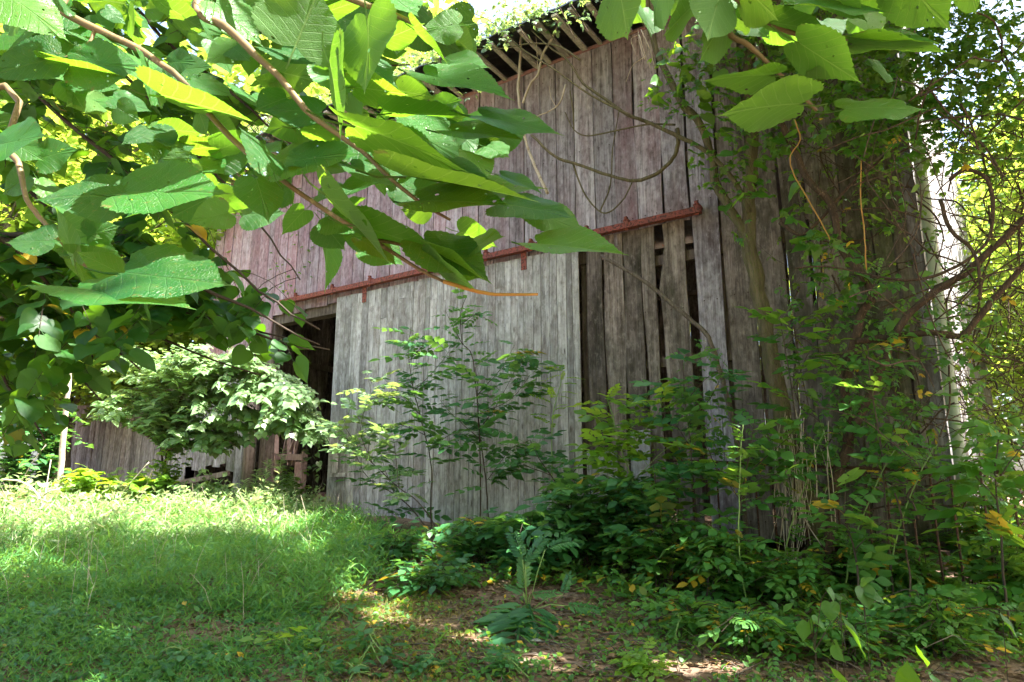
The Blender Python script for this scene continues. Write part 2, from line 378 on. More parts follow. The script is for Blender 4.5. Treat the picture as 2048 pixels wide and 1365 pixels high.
def groundmat():
    m, nt, out = newmat('forest_soil')
    tc = N(nt, 'ShaderNodeTexCoord'); v = tc.outputs['Object']
    n1 = NOISE(nt, v, .9, 5, .6); n2 = NOISE(nt, v, 9, 6, .65); n3 = NOISE(nt, v, 60, 4, .7)
    vo = N(nt, 'ShaderNodeTexVoronoi'); vo.inputs['Scale'].default_value = 26; nt.links.new(v, vo.inputs['Vector'])
    col = MIX(nt, MAPR(nt, n2, .35, .65), (.28, .20, .145), (.15, .105, .075))
    col = MIX(nt, MAPR(nt, vo.outputs['Distance'], .0, .7, .65, 0), col, (.26, .17, .12))
    col = MIX(nt, MAPR(nt, n3, .5, .7, 0, .6), col, (.05, .034, .024))
    col = MIX(nt, MAPR(nt, n1, .52, .7, 0, .6), col, (.10, .11, .04))
    p = N(nt, 'ShaderNodeBsdfPrincipled'); p.inputs['Roughness'].default_value = .95; p.inputs['Specular IOR Level'].default_value = .1
    nt.links.new(col, p.inputs['Base Color'])
    b = N(nt, 'ShaderNodeBump'); b.inputs['Strength'].default_value = .8; b.inputs['Distance'].default_value = .02
    nt.links.new(MA(nt, 'ADD', n2, MA(nt, 'MULTIPLY', n3, .5)), b.inputs['Height']); nt.links.new(b.outputs[0], p.inputs['Normal'])
    nt.links.new(p.outputs[0], out.inputs[0]); return m
M_GROUND = groundmat()

# ------------------------------------------------------------------ leaf templates: x across, y along, z normal
def tri_template(V, Fc): return np.array(V, float), np.array(Fc, int)
HALF = [(0, .02), (.10, -.07), (.24, -.10), (.38, -.02), (.465, .14), (.47, .32), (.41, .50), (.31, .66), (.19, .79), (.09, .88), (.035, .95), (0, 1.06)]
def heart(nout=30, rings=(.38, .74, 1.0), teeth=.016, fold=.18, droop=.22, wave=.05, seed=0, stalk=True):
    r = random.Random(seed)
    hp = np.array(HALF); d = np.r_[0, np.cumsum(np.hypot(*np.diff(hp, axis=0).T))]
    t = np.linspace(0, d[-1], nout + 1)
    hx = np.interp(t, d, hp[:, 0]); hy = np.interp(t, d, hp[:, 1])
    tt = teeth * np.where(np.arange(nout + 1) % 2, 1, -.6); tt[0] = tt[-1] = 0
    hx = hx + tt * (hx > .02); hy = hy - tt * .4
    ox = np.r_[hx, -hx[1:-1][::-1]]; oy = np.r_[hy, hy[1:-1][::-1]]; n = len(ox)
    c = (0, .34); ph = r.uniform(0, 6)
    V = [c]
    for k in rings:
        for a, b in zip(ox, oy):
            V.append((c[0] + (a - c[0]) * k, c[1] + (b - c[1]) * k))
    V = np.array(V); x, y = V[:, 0], V[:, 1]
    z = fold * np.abs(x) - droop * np.clip(y, 0, 2) ** 2 * .9 + wave * .10 * np.sin(y * 7 + ph) * np.abs(x) * 2 * np.sign(x + .2) + wave * .012 * np.sin(y * 19 + ph) * np.abs(x) * 3 - .12 * x * x
    V3 = np.c_[x, y, z]; Fc = []
    for i in range(n): Fc.append((0, 1 + i, 1 + (i + 1) % n))
    for k in range(len(rings) - 1):
        a = 1 + k * n; b = a + n
        for i in range(n):
            j = (i + 1) % n
            Fc += [(a + i, b + i, b + j), (a + i, b + j, a + j)]
    V3 = V3.tolist()
    if stalk:
        q = len(V3)
        L = r.uniform(.28, .42)
        pts = [(0, .05, -.005), (0, -L * .5, -.03), (0, -L, .0)]
        for (a, b, c2) in pts: V3 += [(-.009, b, c2), (.009, b, c2), (0, b, c2 - .016)]
        for k in range(2):
            for i in range(3):
                j = (i + 1) % 3; a = q + k * 3
                Fc += [(a + i, a + j, a + 3 + j), (a + i, a + 3 + j, a + 3 + i)]
    # all normals up: fan winds clockwise on the +x half, so flip
    V3 = np.array(V3); Fc = np.array(Fc)
    nv = np.cross(V3[Fc[:, 1]] - V3[Fc[:, 0]], V3[Fc[:, 2]] - V3[Fc[:, 0]])
    fl = nv[:, 2] < 0; Fc[fl] = Fc[fl][:, ::-1]
    return V3, Fc
def small_leaf(w=.5, fold=.12, droop=.12):
    V = [(0, 0, 0), (w * .42, .28, fold * .5), (w * .46, .55, fold * .4 - droop * .3), (0, 1, -droop), (-w * .46, .55, fold * .4 - droop * .3), (-w * .42, .28, fold * .5), (0, .5, -droop * .2)]
    Fc = [(0, 1, 6), (1, 2, 6), (2, 3, 6), (6, 3, 4), (6, 4, 5), (6, 5, 0)]
    return tri_template(V, Fc)
def tiny_leaf(w=.55):
    V = [(0, 0, 0), (w / 2, .45, .06), (0, 1, -.06), (-w / 2, .45, .06)]
    return tri_template(V, [(0, 1, 2), (0, 2, 3)])
def blade(w=.09, bend=.35):
    V = [(-w / 2, 0, 0), (w / 2, 0, 0), (-w * .45, .5, bend * .12), (w * .45, .5, bend * .12), (0, 1, -bend * .25)]
    return tri_template(V, [(0, 1, 3), (0, 3, 2), (2, 3, 4)])
def merge_t(parts):
    Vs, Fs, n = [], [], 0
    for V, Fc in parts: Vs.append(V); Fs.append(Fc + n); n += len(V)
    return np.vstack(Vs), np.vstack(Fs)
def place_t(T, o, d, nrm, s):
    d = np.array(d, float); d /= np.linalg.norm(d); nrm = np.array(nrm, float)
    x = np.cross(d, nrm); x /= np.linalg.norm(x); z = np.cross(x, d)
    V = T[0] * s
    return V[:, :1] * x + V[:, 1:2] * d + V[:, 2:] * z + np.array(o), T[1]
def rachis_t(pts, w=.008):
    V = []; Fc = []
    for (x, y, z) in pts: V += [(x - w, y, z), (x + w, y, z), (x, y, z - w)]
    for k in range(len(pts) - 1):
        for i in range(3):
            j = (i + 1) % 3; a = 3 * k
            Fc += [(a + i, a + j, a + 3 + j), (a + i, a + 3 + j, a + 3 + i)]
    return tri_template(V, Fc)
def compound(pairs=3, ls=.3, lw=.5, droop=.25, seed=0, tip=True, base=.25, leaf=None):
    r = random.Random(seed); parts = []
    lf = leaf or small_leaf(lw)
    zy = lambda y: -droop * y * y
    for i in range(pairs):
        y = base + (1 - base) * i / max(1, pairs - .3)
        for s in (-1, 1):
            dd = (s * (1 - .12 * i / pairs), .55 + .2 * r.random(), -.15 - .2 * r.random())
            parts.append(place_t(lf, (0, y, zy(y)), dd, (r.uniform(-.15, .15), r.uniform(-.2, .2), 1), ls * r.uniform(.85, 1.1) * (1 - .25 * abs(i / pairs - .5))))
    if tip: parts.append(place_t(lf, (0, 1, zy(1)), (r.uniform(-.1, .1), 1, -.3), (0, .2, 1), ls * 1.1))
    parts.append(rachis_t([(0, y, zy(y)) for y in (0, .33, .66, 1)]))
    return merge_t(parts)
def creeper(seed=0, n=5, s=.55, lw=.5):
    r = random.Random(seed); parts = []
    for k in range(n):
        a = R(-80 + 160 * k / (n - 1)) + r.uniform(-.1, .1)
        parts.append(place_t(small_leaf(lw), (0, .4, 0), (math.sin(a), math.cos(a), -.25), (0, 0, 1), s * (1 - .25 * abs(a))))
    parts.append(rachis_t([(0, 0, 0), (0, .2, .03), (0, .4, 0)]))
    return merge_t(parts)
def mirrored(T): return T
HEARTS = [heart(44, seed=i, fold=f, droop=dr, wave=w) for i, (f, dr, w) in enumerate([(.06, .06, .3), (.14, .03, .4), (.0, .12, .5), (.2, .06, .3), (.06, .14, .5), (-.08, .08, .5), (.1, .0, .5), (.22, .05, .3)])]
HMID = [heart(14, rings=(.6, 1.0), teeth=.0, seed=20 + i, fold=f, droop=dr, wave=w) for i, (f, dr, w) in enumerate([(.12, .12, .4), (.25, .1, .5), (.05, .22, .6), (.32, .2, .3), (-.05, .18, .6)])]
HLOW = [heart(6, rings=(1.0,), teeth=0, seed=40 + i, fold=f, droop=dr, wave=.2, stalk=False) for i, (f, dr) in enumerate([(.2, .2), (.35, .3), (0, .3)])]
T_SMALL = [small_leaf(.62, .14, .15), small_leaf(.5, .3, .3), small_leaf(.7, .05, .2)]
T_TINY = [tiny_leaf(.55), tiny_leaf(.7)]
T_BLADE = [blade(.10, .4), blade(.07, .8), blade(.13, .2)]
T_ROSE = [compound(3, .42, .62, .2, 1), compound(3, .44, .6, .45, 2), compound(2, .48, .62, .3, 3), compound(4, .36, .6, .35, 4)]
T_BRAM = [compound(2, .50, .68, .2, 51, base=.35), compound(2, .55, .66, .4, 52, base=.4), compound(1, .6, .7, .2, 53, base=.6), compound(3, .42, .66, .3, 54)]
T_LOCUST = [compound(6, .22, .55, .35, 11), compound(7, .2, .5, .6, 12)]
T_TRI = [compound(1, .62, .62, .15, 21, base=.72), compound(1, .6, .7, .3, 22, base=.7)]
T_AIL = [compound(9, .34, .36, .20, 31, base=.12), compound(10, .32, .34, .3, 32, base=.12), compound(8, .36, .36, .1, 33, base=.12)]
T_CREEP = [creeper(1), creeper(2, 5, .6, .55), creeper(3, 3, .62, .7)]
_tm = {}
def tmesh(T, mat, name='leaf'):
    k = (id(T[0]), mat.name)
    if k not in _tm: _tm[k] = mesh(name, T[0], T[1], mat, True)
    return _tm[k]
def frames(dirs, nrm):
    d = dirs / np.linalg.norm(dirs, axis=1, keepdims=True)
    x = np.cross(d, nrm); x /= np.maximum(np.linalg.norm(x, axis=1, keepdims=True), 1e-6)
    z = np.cross(x, d); return x, d, z
def merged(name, temps, pos, dirs, nrm, size, mat, parent=None, wid=None, kind=None, loc=None):
    """one mesh that holds many leaves"""
    n = len(pos)
    if n == 0: return None
    x, d, z = frames(dirs, nrm); wid = np.ones(n) if wid is None else wid
    Vs, Fs, vs, off = [], [], [], 0
    tid = rng.integers(0, len(temps), n); o = np.array(loc if loc is not None else (0, 0, 0), float)
    var = rng.random(n)
    for k, T in enumerate(temps):
        I = np.nonzero(tid == k)[0]
        if len(I) == 0: continue
        V, Fc = T; m = len(V)
        W = (V[None, :, 0:1] * (x[I] * (size[I] * wid[I])[:, None])[:, None, :] + V[None, :, 1:2] * (d[I] * size[I][:, None])[:, None, :]
             + V[None, :, 2:3] * (z[I] * size[I][:, None])[:, None, :] + (pos[I] - o)[:, None, :])
        Vs.append(W.reshape(-1, 3)); Fs.append((Fc[None] + (np.arange(len(I)) * m)[:, None, None] + off).reshape(-1, 3))
        vs.append(np.repeat(var[I], m)); off += len(I) * m
    me = mesh(name, np.vstack(Vs), np.vstack(Fs), mat, True, var=np.concatenate(vs))
    ob = link(name, me, parent, Matrix.Translation(Vector(o)))
    if kind: ob['kind'] = kind
    return ob
def leaves(parent, temps, pos, dirs, nrm, size, mat, nmax=120, low=None, name='leaf', wid=None, minpx=9):
    """the nmax leaves that show largest as objects, the rest as one part"""
    pos = np.asarray(pos, float).reshape(-1, 3); n = len(pos)
    if n == 0: return
    dirs = np.asarray(dirs, float).reshape(-1, 3); nrm = np.asarray(nrm, float).reshape(-1, 3); size = np.asarray(size, float)
    wid = np.ones(n) if wid is None else wid
    u, v, dp = proj(pos + dirs / np.linalg.norm(dirs, axis=1, keepdims=True) * size[:, None] * .5)
    px = np.where((dp > .2) & (u > -30) & (u < 2078) & (v > -30) & (v < 1395), size / np.maximum(dp, .2) * F, 0)
    order = np.argsort(-px, kind='stable'); top = [i for i in order[:nmax] if px[i] > minpx]
    x, d, z = frames(dirs, nrm); base = np.array(parent.location)
    for i in top:
        T = temps[int(rng.integers(0, len(temps)))]
        s = size[i]; X = x[i] * s * wid[i]; D = d[i] * s; Z = z[i] * s; p = pos[i] - base
        o = bpy.data.objects.new(name, tmesh(T, mat)); COL.objects.link(o); o.parent = parent
        o.matrix_basis = Matrix(((X[0], D[0], Z[0], p[0]), (X[1], D[1], Z[1], p[1]), (X[2], D[2], Z[2], p[2]), (0, 0, 0, 1)))
    rest = np.setdiff1d(np.arange(n), np.array(top, int))
    if len(rest):
        merged('foliage', low or temps, pos[rest], dirs[rest], nrm[rest], size[rest], mat, parent, wid[rest], 'stuff', parent.location)

# ------------------------------------------------------------------ ground
def build_ground():
    xs = np.unique(np.r_[np.linspace(-300, -20, 15), np.linspace(-20, 20, 161), np.linspace(20, 300, 15)])
    ys = np.unique(np.r_[np.linspace(-300, -12, 15), np.linspace(-12, 30, 169), np.linspace(30, 300, 15)])
    X, Y = np.meshgrid(xs, ys); Z = gz(X, Y)
    V = np.c_[X.ravel(), Y.ravel(), Z.ravel()]; nx = len(xs); ny = len(ys)
    i = (np.arange(ny - 1)[:, None] * nx + np.arange(nx - 1)[None]).ravel()
    tag(link('ground', mesh('ground', V, np.c_[i, i + 1, i + nx + 1, i + nx], M_GROUND, True)), kind='structure')
build_ground()

# ------------------------------------------------------------------ barn (local frame: x along the wall, y inwards, z up)
barn = thing('barn', WO, 'weathered board barn with faded red upper wall and sliding plank door', 'barn', rotz=-WA)
def board(name, x0, x1, z0, z1, y0=0.0, th=.022, mat=M_BOARD, parent=barn, col=(0, .4, 0), wave=.006, ends=.02, lean=0.0, seg=7, narrow=None, axis='x'):
    x0 += random.uniform(0, .002); V = []; Fc = []
    cxm = (x0 + x1) / 2; zm = z0; n = seg + 1; ph = random.uniform(0, 9)
    fl = random.uniform(-.5, .5) * .006; cup = random.uniform(-.004, .004)
    a0, b0, a1, b1 = [random.uniform(-ends, ends) for _ in range(4)]
    for i in range(n):
        t = i / seg; z = z0 + (z1 - z0) * t
        wl = wave * (math.sin(t * 5 + ph) + .6 * math.sin(t * 13 + ph * 2)); wr = wave * (math.sin(t * 6 + ph * 1.7) + .6 * math.sin(t * 11 + ph))
        l = x0 + wl + lean * (t - .5); r = x1 + wr + lean * (t - .5)
        if narrow:
            for (tc, wd, amt, side) in narrow:
                k = max(0, 1 - abs(t - tc) / wd) * amt
                if side <= 0: l += k
                if side >= 0: r -= k
        zl, zr = z, z
        if i == 0: zl += a0; zr += b0
        if i == seg: zl += a1; zr += b1
        dy = fl * math.sin(t * 3 + ph)
        V += [(l - cxm, y0 + dy + cup, zl - zm), (r - cxm, y0 + dy - cup, zr - zm), (r - cxm, y0 + dy + th, zr - zm), (l - cxm, y0 + dy + th, zl - zm)]
    for i in range(seg):
        a = i * 4
        for k in range(4):
            k2 = (k + 1) % 4; Fc.append((a + k, a + k2, a + 4 + k2, a + 4 + k))
    Fc.append((3, 2, 1, 0)); e = seg * 4; Fc.append((e, e + 1, e + 2, e + 3))
    if axis == 'y': V = [(-p[1], p[0], p[2]) for p in V]
    o = link(name, mesh(name, V, Fc, mat), parent, Matrix.Translation((cxm, 0, zm) if axis == 'x' else (0, cxm, zm)), True)
    o.color = (*col, 1); return o

EAVE = 7.66; RZ = 4.90; FLZ = 1.16
WALL_L, WALL_R = -3.62, 8.22
# framing girts behind the boards: the wall part; the boards are its sub-parts
fr = MB()
for z in (1.9, 3.15, 4.42, 5.7, 6.9, 7.5): fr.box((4.5 if z < 4.7 else WALL_L, .045, z - .06), (WALL_R - .05, .10, z + .06))
for x in (4.48, 6.3, 8.12): fr.box((x - .08, .105, 1.1), (x + .08, .27, EAVE))
for x in (-3.55, -1.9, 1.2): fr.box((x - .08, .105, 4.8), (x + .08, .27, EAVE))
front = fr.build('front_wall', M_TIMBER, barn, local=True)
front.color = (0, .7, 0, 1)
# upper boards, left of the rail's right end: bottom hidden behind the rail
x = WALL_L
while x < 4.98:
    w = random.uniform(.25, .31)
    red = float(np.clip(1.0 - (x + 3.6) / 9.5, 0, 1)) * random.uniform(.75, 1.1)
    board('plank', x, x + w - random.choice((.008, .012, .018)), (4.72 if x > -1.95 else 4.1) + random.uniform(-.02, .02), EAVE + random.uniform(-.02, .02), col=(red * .85, random.uniform(.15, .55), 0), parent=front, wave=.003)
    x += w
BX = [(4.98, 5.26), (5.275, 5.60), (5.62, 5.92), (5.96, 6.27), (6.31, 6.62), (6.66, 6.955), (6.98, 7.215), (7.24, 7.56), (7.58, 7.835), (7.85, 8.02), (8.04, 8.20)]
for i, (a, b) in enumerate(BX):          # full upper boards to the right
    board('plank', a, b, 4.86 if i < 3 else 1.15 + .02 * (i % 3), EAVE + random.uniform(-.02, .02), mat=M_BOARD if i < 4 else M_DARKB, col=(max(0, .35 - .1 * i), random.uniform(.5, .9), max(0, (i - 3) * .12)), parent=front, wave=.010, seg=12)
# lower boards right of the door, rough edged and gappy
LB = [(4.54, 4.76), (4.79, 5.04), (5.06, 5.29), (5.30, 5.47), (5.56, 5.86), (5.84, 6.0)]
NAR = {4: [(.95, .12, .05, -1), (.62, .22, .0, -1), (.78, .1, -.05, -1)], 1: [(.3, .2, .03, 1)], 3: [(.6, .3, .03, -1)]}
for i, (a, b) in enumerate(LB[:5]):
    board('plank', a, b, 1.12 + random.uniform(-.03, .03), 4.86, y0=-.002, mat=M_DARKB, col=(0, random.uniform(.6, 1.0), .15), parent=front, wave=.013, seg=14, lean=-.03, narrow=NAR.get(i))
board('plank', 4.50, 4.9, 1.2, 2.15, y0=-.05, col=(0, .3, .25), parent=front, mat=M_DOORB)
board('plank', 5.07, 5.32, 1.05, 2.35, y0=-.06, col=(0, .1, .1), parent=front, mat=M_SIDE, wave=.01)
for a, b, z0, z1 in [(7.22, 7.55, 1.17, 3.57), (7.57, 7.92, 1.16, 3.55)]:
    board('plank', a, b, z0, z1, y0=-.03, mat=M_DARKB, col=(0, .9, .5), parent=front, wave=.008, seg=8)
fr = MB().box((7.25, -.045, 3.52), (7.95, -.02, 3.6)); link('cleat', mesh('cleat', fr.v, fr.f, M_TIMBER), front, Matrix.Identity(4), True)

# side wall (right, runs away from the camera) with gaps
SWM = Matrix.Translation((WALL_R, 0, 0)) @ Matrix.Rotation(R(-4.5), 4, 'Z') @ Matrix.Translation((-WALL_R, 0, 0))
sw = MB()
for z in (2.0, 3.6, 5.4, 7.2): sw.box((WALL_R - .13, .30, z - .06), (WALL_R - .055, 9.0, z + .06))
side = sw.build('side_wall', M_TIMBER, barn, local=True, mw=SWM)
yv = 0.03
while yv < 9:
    w = random.uniform(.22, .30)
    zt = EAVE
    board('plank', yv, yv + w - random.choice((.012, .02, .045)), 1.05 + random.uniform(-.03, .05), zt, y0=-WALL_R - .0, th=.022, mat=M_SIDE, parent=side, col=(0, random.uniform(.1, .6), 0), axis='y', wave=.006)
    yv += w
# left end wall, rear wall, roof
lw = MB()
for z in (2.2, 4.4, 6.6): lw.box((WALL_L + .03, .30, z - .06), (WALL_L + .10, 9.0, z + .06))
lwo = lw.build('end_wall', M_TIMBER, barn, local=True)
yv = 0.03
while yv < 9:
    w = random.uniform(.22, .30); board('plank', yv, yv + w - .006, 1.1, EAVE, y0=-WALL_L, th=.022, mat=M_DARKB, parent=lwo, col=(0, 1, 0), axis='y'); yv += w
rw = MB()
for z in (2.2, 4.4, 6.6): rw.box((WALL_L + .2, 8.88, z - .06), (WALL_R - .2, 8.95, z + .06))
rwo = rw.build('rear_wall', M_TIMBER, barn, local=True); x = WALL_L + .04
while x < WALL_R - .25:
    w = random.uniform(.22, .30); g = random.choice((.003, .004, .006, .014)); board('plank', x, x + w - g, 1.1, EAVE + .3, y0=8.97, mat=M_DARKB, parent=rwo, col=(0, 1, 0)); x += w
rf = MB()
def rsheet(x0, x1, y0, z0, y1, z1, n=40, th=.02):
    V = []; Fc = []
    for i in range(n + 1):
        xx = x0 + (x1 - x0) * i / n; b = .015 * (i % 2)
        V += [(xx, y0, z0 + b), (xx, y1, z1 + b), (xx, y0, z0 + b - th), (xx, y1, z1 + b - th)]
    for i in range(n):
        a = i * 4; b = a + 4
        Fc += [(a, b, b + 1, a + 1), (a + 2, a + 3, b + 3, b + 2), (a, a + 2, b + 2, b)]
    rf.add(V, Fc)
rsheet(WALL_L - .2, WALL_R + .3, -.90, 7.72, 4.5, 11.2, 90); rsheet(WALL_L - .2, WALL_R + .3, 4.5, 11.2, 9.3, 7.9, 90)
roof = rf.build('roof', M_ROOF, barn, local=True)
x = WALL_L + .05
while x < WALL_R + .2:
    q = MB(); wd = random.uniform(.055, .085); lo = random.uniform(.8, .9); sk = random.uniform(-.03, .03)
    q.beam((0, -.03, -.05), (sk, -lo, -.06 + random.uniform(-.01, .01)), wd, .035)
    o = q.build('lath', M_LATH, roof, local=True); o.matrix_basis = Matrix.Translation((x, 0, EAVE + .035)); o.color = (0, .3, 0, 1)
    x += random.choice((.20, .24, .28, .33))
for gx in (WALL_L - .02, WALL_R - .02):
    q = MB(); V = [(gx, .02, EAVE), (gx, 9.0, EAVE), (gx, 4.5, 11.12), (gx + .03, .02, EAVE), (gx + .03, 9.0, EAVE), (gx + .03, 4.5, 11.12)]
    q.add(V, [(0, 1, 2), (5, 4, 3), (0, 3, 4, 1), (1, 4, 5, 2), (2, 5, 3, 0)]); q.build('gable', M_TIMBER, barn, local=True)
# red fascia strip at the wall top
q = MB()
for i in range(24):
    a = WALL_L + i * .49; q.box((a, -.02, EAVE - .035 - random.uniform(0, .02)), (a + .485, -.004, EAVE + .01))
q.build('fascia', M_FADED, barn, local=True)
# red track rail with brackets
q = MB(); q.box((-1.42, -.115, RZ - .05), (6.1, -.075, RZ + .045)); q.box((-1.42, -.073, RZ + .02), (6.1, -.035, RZ + .047)); q.box((-1.42, -.16, RZ - .05), (6.1, -.117, RZ - .035))
rail = q.build('track_rail', M_RED, barn, local=True)
for xx in (-1.0, -.1, .75, 1.9, 3.0, 3.75, 4.6, 5.15, 6.05):
    q = MB(); q.box((-.03, -.125, -.07), (.03, -.118, .07)); q.box((-.035, -.125, .05), (.035, -.002, .075)); q.box((-.02, -.135, .078), (.02, -.09, .11), .005)
    o = q.build('rail_bracket', M_RED, rail, local=True); o.matrix_basis = Matrix.Translation((xx, 0, RZ))
# sliding door
dr = MB()
for z in (1.5, 3.0, 4.5): dr.box((.03, -.052, z - .07), (4.43, -.025, z + .07))
door = dr.build('sliding_door', M_TIMBER, barn, local=True)
x = 0.0; i = 0
while x < 4.42:
    w = random.uniform(.085, .155); w = min(w, 4.45 - x)
    g = .35 * float(np.clip(1 - abs(x - .3) / .3, 0, 1))
    zt = 4.78 + random.uniform(-.01, .01); c = (random.uniform(0, .12), random.uniform(.05, .5), g + random.uniform(0, .08))
    if i % 5 in (1, 3) and .7 < x < 3.2:
        zs = zt - random.uniform(.2, .55)
        board('plank', x, x + w - .004, zs + .004, zt, y0=-.074, th=.02, mat=M_DOORB, parent=door, col=(0, random.uniform(.2, .9), 0), wave=.0008, ends=.003, seg=2)
        zt = zs
    board('plank', x, x + w - .004, 1.20 + random.uniform(-.05, .02), zt, y0=-.075 - random.uniform(0, .004), th=.02, mat=M_DOORB, parent=door, col=c, wave=.0012, ends=.006, seg=5)
    x += w; i += 1
for xx in (.62, 3.62):
    q = MB(); q.box((-.045, -.084, -.30), (.045, -.079, -.02)); q.box((-.02, -.09, -.06), (.02, -.085, .02)); q.tube([(0, -.10, -.01), (0, -.085, -.01)], .035, 10)
    for zz in (-.26, -.16): q.tube([(0, -.092, zz), (0, -.085, zz)], .012, 6)
    o = q.build('hanger', M_RED, door, local=True); o.matrix_basis = Matrix.Translation((xx, 0, RZ))
q = MB(); q.box((.17, -.14, 2.28), (.26, -.078, 3.02 - .35)); 
q = MB(); q.box((.10, -.115, 2.31), (.34, -.078, 2.38)); q.box((.09, -.115, 1.88), (.42, -.078, 1.94)); q.box((.17, -.15, 1.94), (.26, -.118, 2.40), .004)
q.build('wooden_handle', M_DOORB, door, local=True)
# opening: posts and beams inside
for nm, p0, p1, w in [('post', (-1.78, .14, 1.1), (-1.78, .14, 4.75), .17), ('post', (-.02, .22, 1.1), (-.02, .22, 4.75), .15), ('header_beam', (-2.05, .15, 4.66), (4.5, .15, 4.66), .18),
                      ('tie_beam', (-1.8, 1.9, 4.15), (4.0, 1.9, 4.25), .2), ('brace', (-1.55, 1.6, 3.0), (.9, 2.1, 4.6), .16), ('post', (1.2, 3.6, 1.1), (1.2, 3.6, 7.4), .2), ('post', (5.6, 3.6, 1.1), (5.6, 3.6, 7.4), .2)]:
    q = MB(); q.beam(p0, p1, w, w, Vector((0, 1, 0)) if p0[0] == p1[0] else Vector((0, 0, 1))); o = q.build(nm, M_TIMBER, barn, local=True); o.color = (0, .3, 0, 1)
# boards between the opening and the lean-to (upper part hangs above the opening)
x = -2.35
q = MB(); q.box((WALL_L + .05, .02, 1.15), (-.05, 8.9, 1.2)); q.box((-.05, .12, 1.15), (WALL_R - .15, 8.9, 1.2)); q.build('floor', M_BARNFL, barn, local=True)
# downspout on the right corner
q = MB()
ds = [(8.34, -.05, 7.4), (8.34, -.05, 5.2), (8.335, -.05, 3.0), (8.34, -.055, 1.6), (8.36, -.06, .95), (8.42, -.18, .80)]
q.tube(smoothline(ds, 4), .052, 14); dsp = q.build('downspout', M_WHITE, barn, smooth=True, local=True)
for zz in (2.55, 5.3):
    q = MB(); q.tube([(8.34, -.05, zz - .02), (8.34, -.05, zz + .02)], .058, 14); q.box((8.22, -.125, zz - .018), (8.4, -.115, zz + .018)); q.build('strap', M_WHITE, dsp, local=True)
q = MB(); q.box((8.16, -.03, 1.0), (8.27, .02, EAVE)); q.build('corner_board', M_BOARD, barn, local=True).color = (0, .9, .3, 1)

# ------------------------------------------------------------------ lean-to shed at the left
shed = thing('lean_to_shed', BW(-5.8, 1.2), 'low grey board lean-to shed with a broken hole, left of the dark doorway', 'shed', rotz=-WA)
LO = -5.8
def sl(x): return x - LO
q = MB()
for z in (.5, 1.9): q.box((sl(-8.75), .04, z - .05), (sl(-3.7), .10, z + .05))
sf = q.build('front_wall', M_TIMBER, shed, local=True)
x = -8.75
while x < -1.95:
    w = random.uniform(.17, .27); top = 2.35 + random.uniform(-.02, .02) + (x + 8.75) * .05
    zb = random.uniform(-.05, .0)
    hole = -4.05 < x < -2.55
    if hole:
        board('plank', sl(x), sl(x + w - .01), random.uniform(.8, .95), top, y0=-.004, parent=sf, col=(0, .7, .8), wave=.008)
        if random.random() < .6: board('plank', sl(x), sl(x + w * .8), zb, random.uniform(.25, .45), y0=-.004, parent=sf, col=(0, .9, .5), wave=.01, seg=3, ends=.06)
    else:
        board('plank', sl(x), sl(x + w - .012), zb, top, y0=-.004, parent=sf, col=(.15 if x < -6 else 0, random.uniform(.3, .9), .15 if x < -4 else .7), wave=.008)
    x += w
q = MB(); q.beam((sl(-4.0), -.06, .62), (sl(-2.5), -.06, .78), .05, .09); q.build('loose_board', M_TIMBER, shed, local=True)
q = MB(); q.tube([(sl(-1.84), -.16, -.05), (sl(-1.84), -.16, 2.0)], .10, 12, wob=.04); q.build('round_post', M_TIMBER, shed, smooth=True, local=True)
rf = MB(); rsheet(sl(-8.95), sl(-3.9), -.55, 2.42, 3.4, 3.3, 40); rf.build('roof', M_ROOF, shed, local=True)
q = MB(); q.box((sl(-8.72), .03, 0), (sl(-8.70), 3.3, 2.4)); q.box((sl(-8.7), 3.3, 0), (sl(-1.9), 3.35, 2.9)); q.build('inner_wall', M_TIMBER, shed, local=True)

# ------------------------------------------------------------------ things in the doorway
def inbarn(x, y, z): return WO + WD * x + WN * y + Vector((0, 0, z))
cr = thing('wooden_rack', inbarn(-1.35, .25, 1.2), 'broken pinkish wooden rack standing in the dark doorway', 'rack', rotz=-WA)
def part(par, name, mat, *a, kind='beam'):
    q = MB(); getattr(q, kind)(*a); o = q.build(name, mat, par, local=True); o.color = (.2, .4, 0, 1); return o
for px in (-.32, .42): part(cr, 'upright', M_PINK, (px, 0, 0), (px, 0, 1.12), .10, .035)
part(cr, 'top_rail', M_PINK, (-.38, -.01, 1.06), (.44, -.04, 1.02), .04, .10)
part(cr, 'side_board', M_PINK, (.40, -.06, .02), (.38, -.05, .95), .17, .03)
part(cr, 'cross_rail', M_PINK, (-.34, .03, .55), (.40, .03, .42), .04, .09)
for a, b in [((-.25, -.02, .8), (-.42, .05, 1.72)), ((.05, .0, .9), (-.12, .06, 1.75)), ((-.05, .04, 1.0), (.12, .05, 1.40)), ((.12, .02, .9), (.17, .03, 1.32)), ((-.3, .05, .5), (-.1, .04, 1.35))]:
    part(cr, 'slat', M_PINK, a, b, .075, .02)
dm = thing('clay_pipe', inbarn(-.62, .35, 1.42), 'rusty brown clay pipe lying open end outward in the doorway', 'pipe', rotz=-WA)
q = MB(); V = []; Fc = []; nn = 24
prof = [(-.28, .155), (.0, .17), (.5, .17), (.5, .145), (.0, .14), (-.28, .13)]
for (yy, rr) in [(0, .20), (.03, .205), (.06, .185), (.55, .18), (.55, .155), (.06, .158), (0, .165)]:
    for k in range(nn): a = 2 * math.pi * k / nn; V.append((math.cos(a) * rr, yy - .25, math.sin(a) * rr))
for r_ in range(6):
    for k in range(nn): k2 = (k + 1) % nn; Fc.append((r_ * nn + k, (r_ + 1) * nn + k, (r_ + 1) * nn + k2, r_ * nn + k2))
for k in range(nn): k2 = (k + 1) % nn; Fc.append((6 * nn + k, k, k2, 6 * nn + k2))
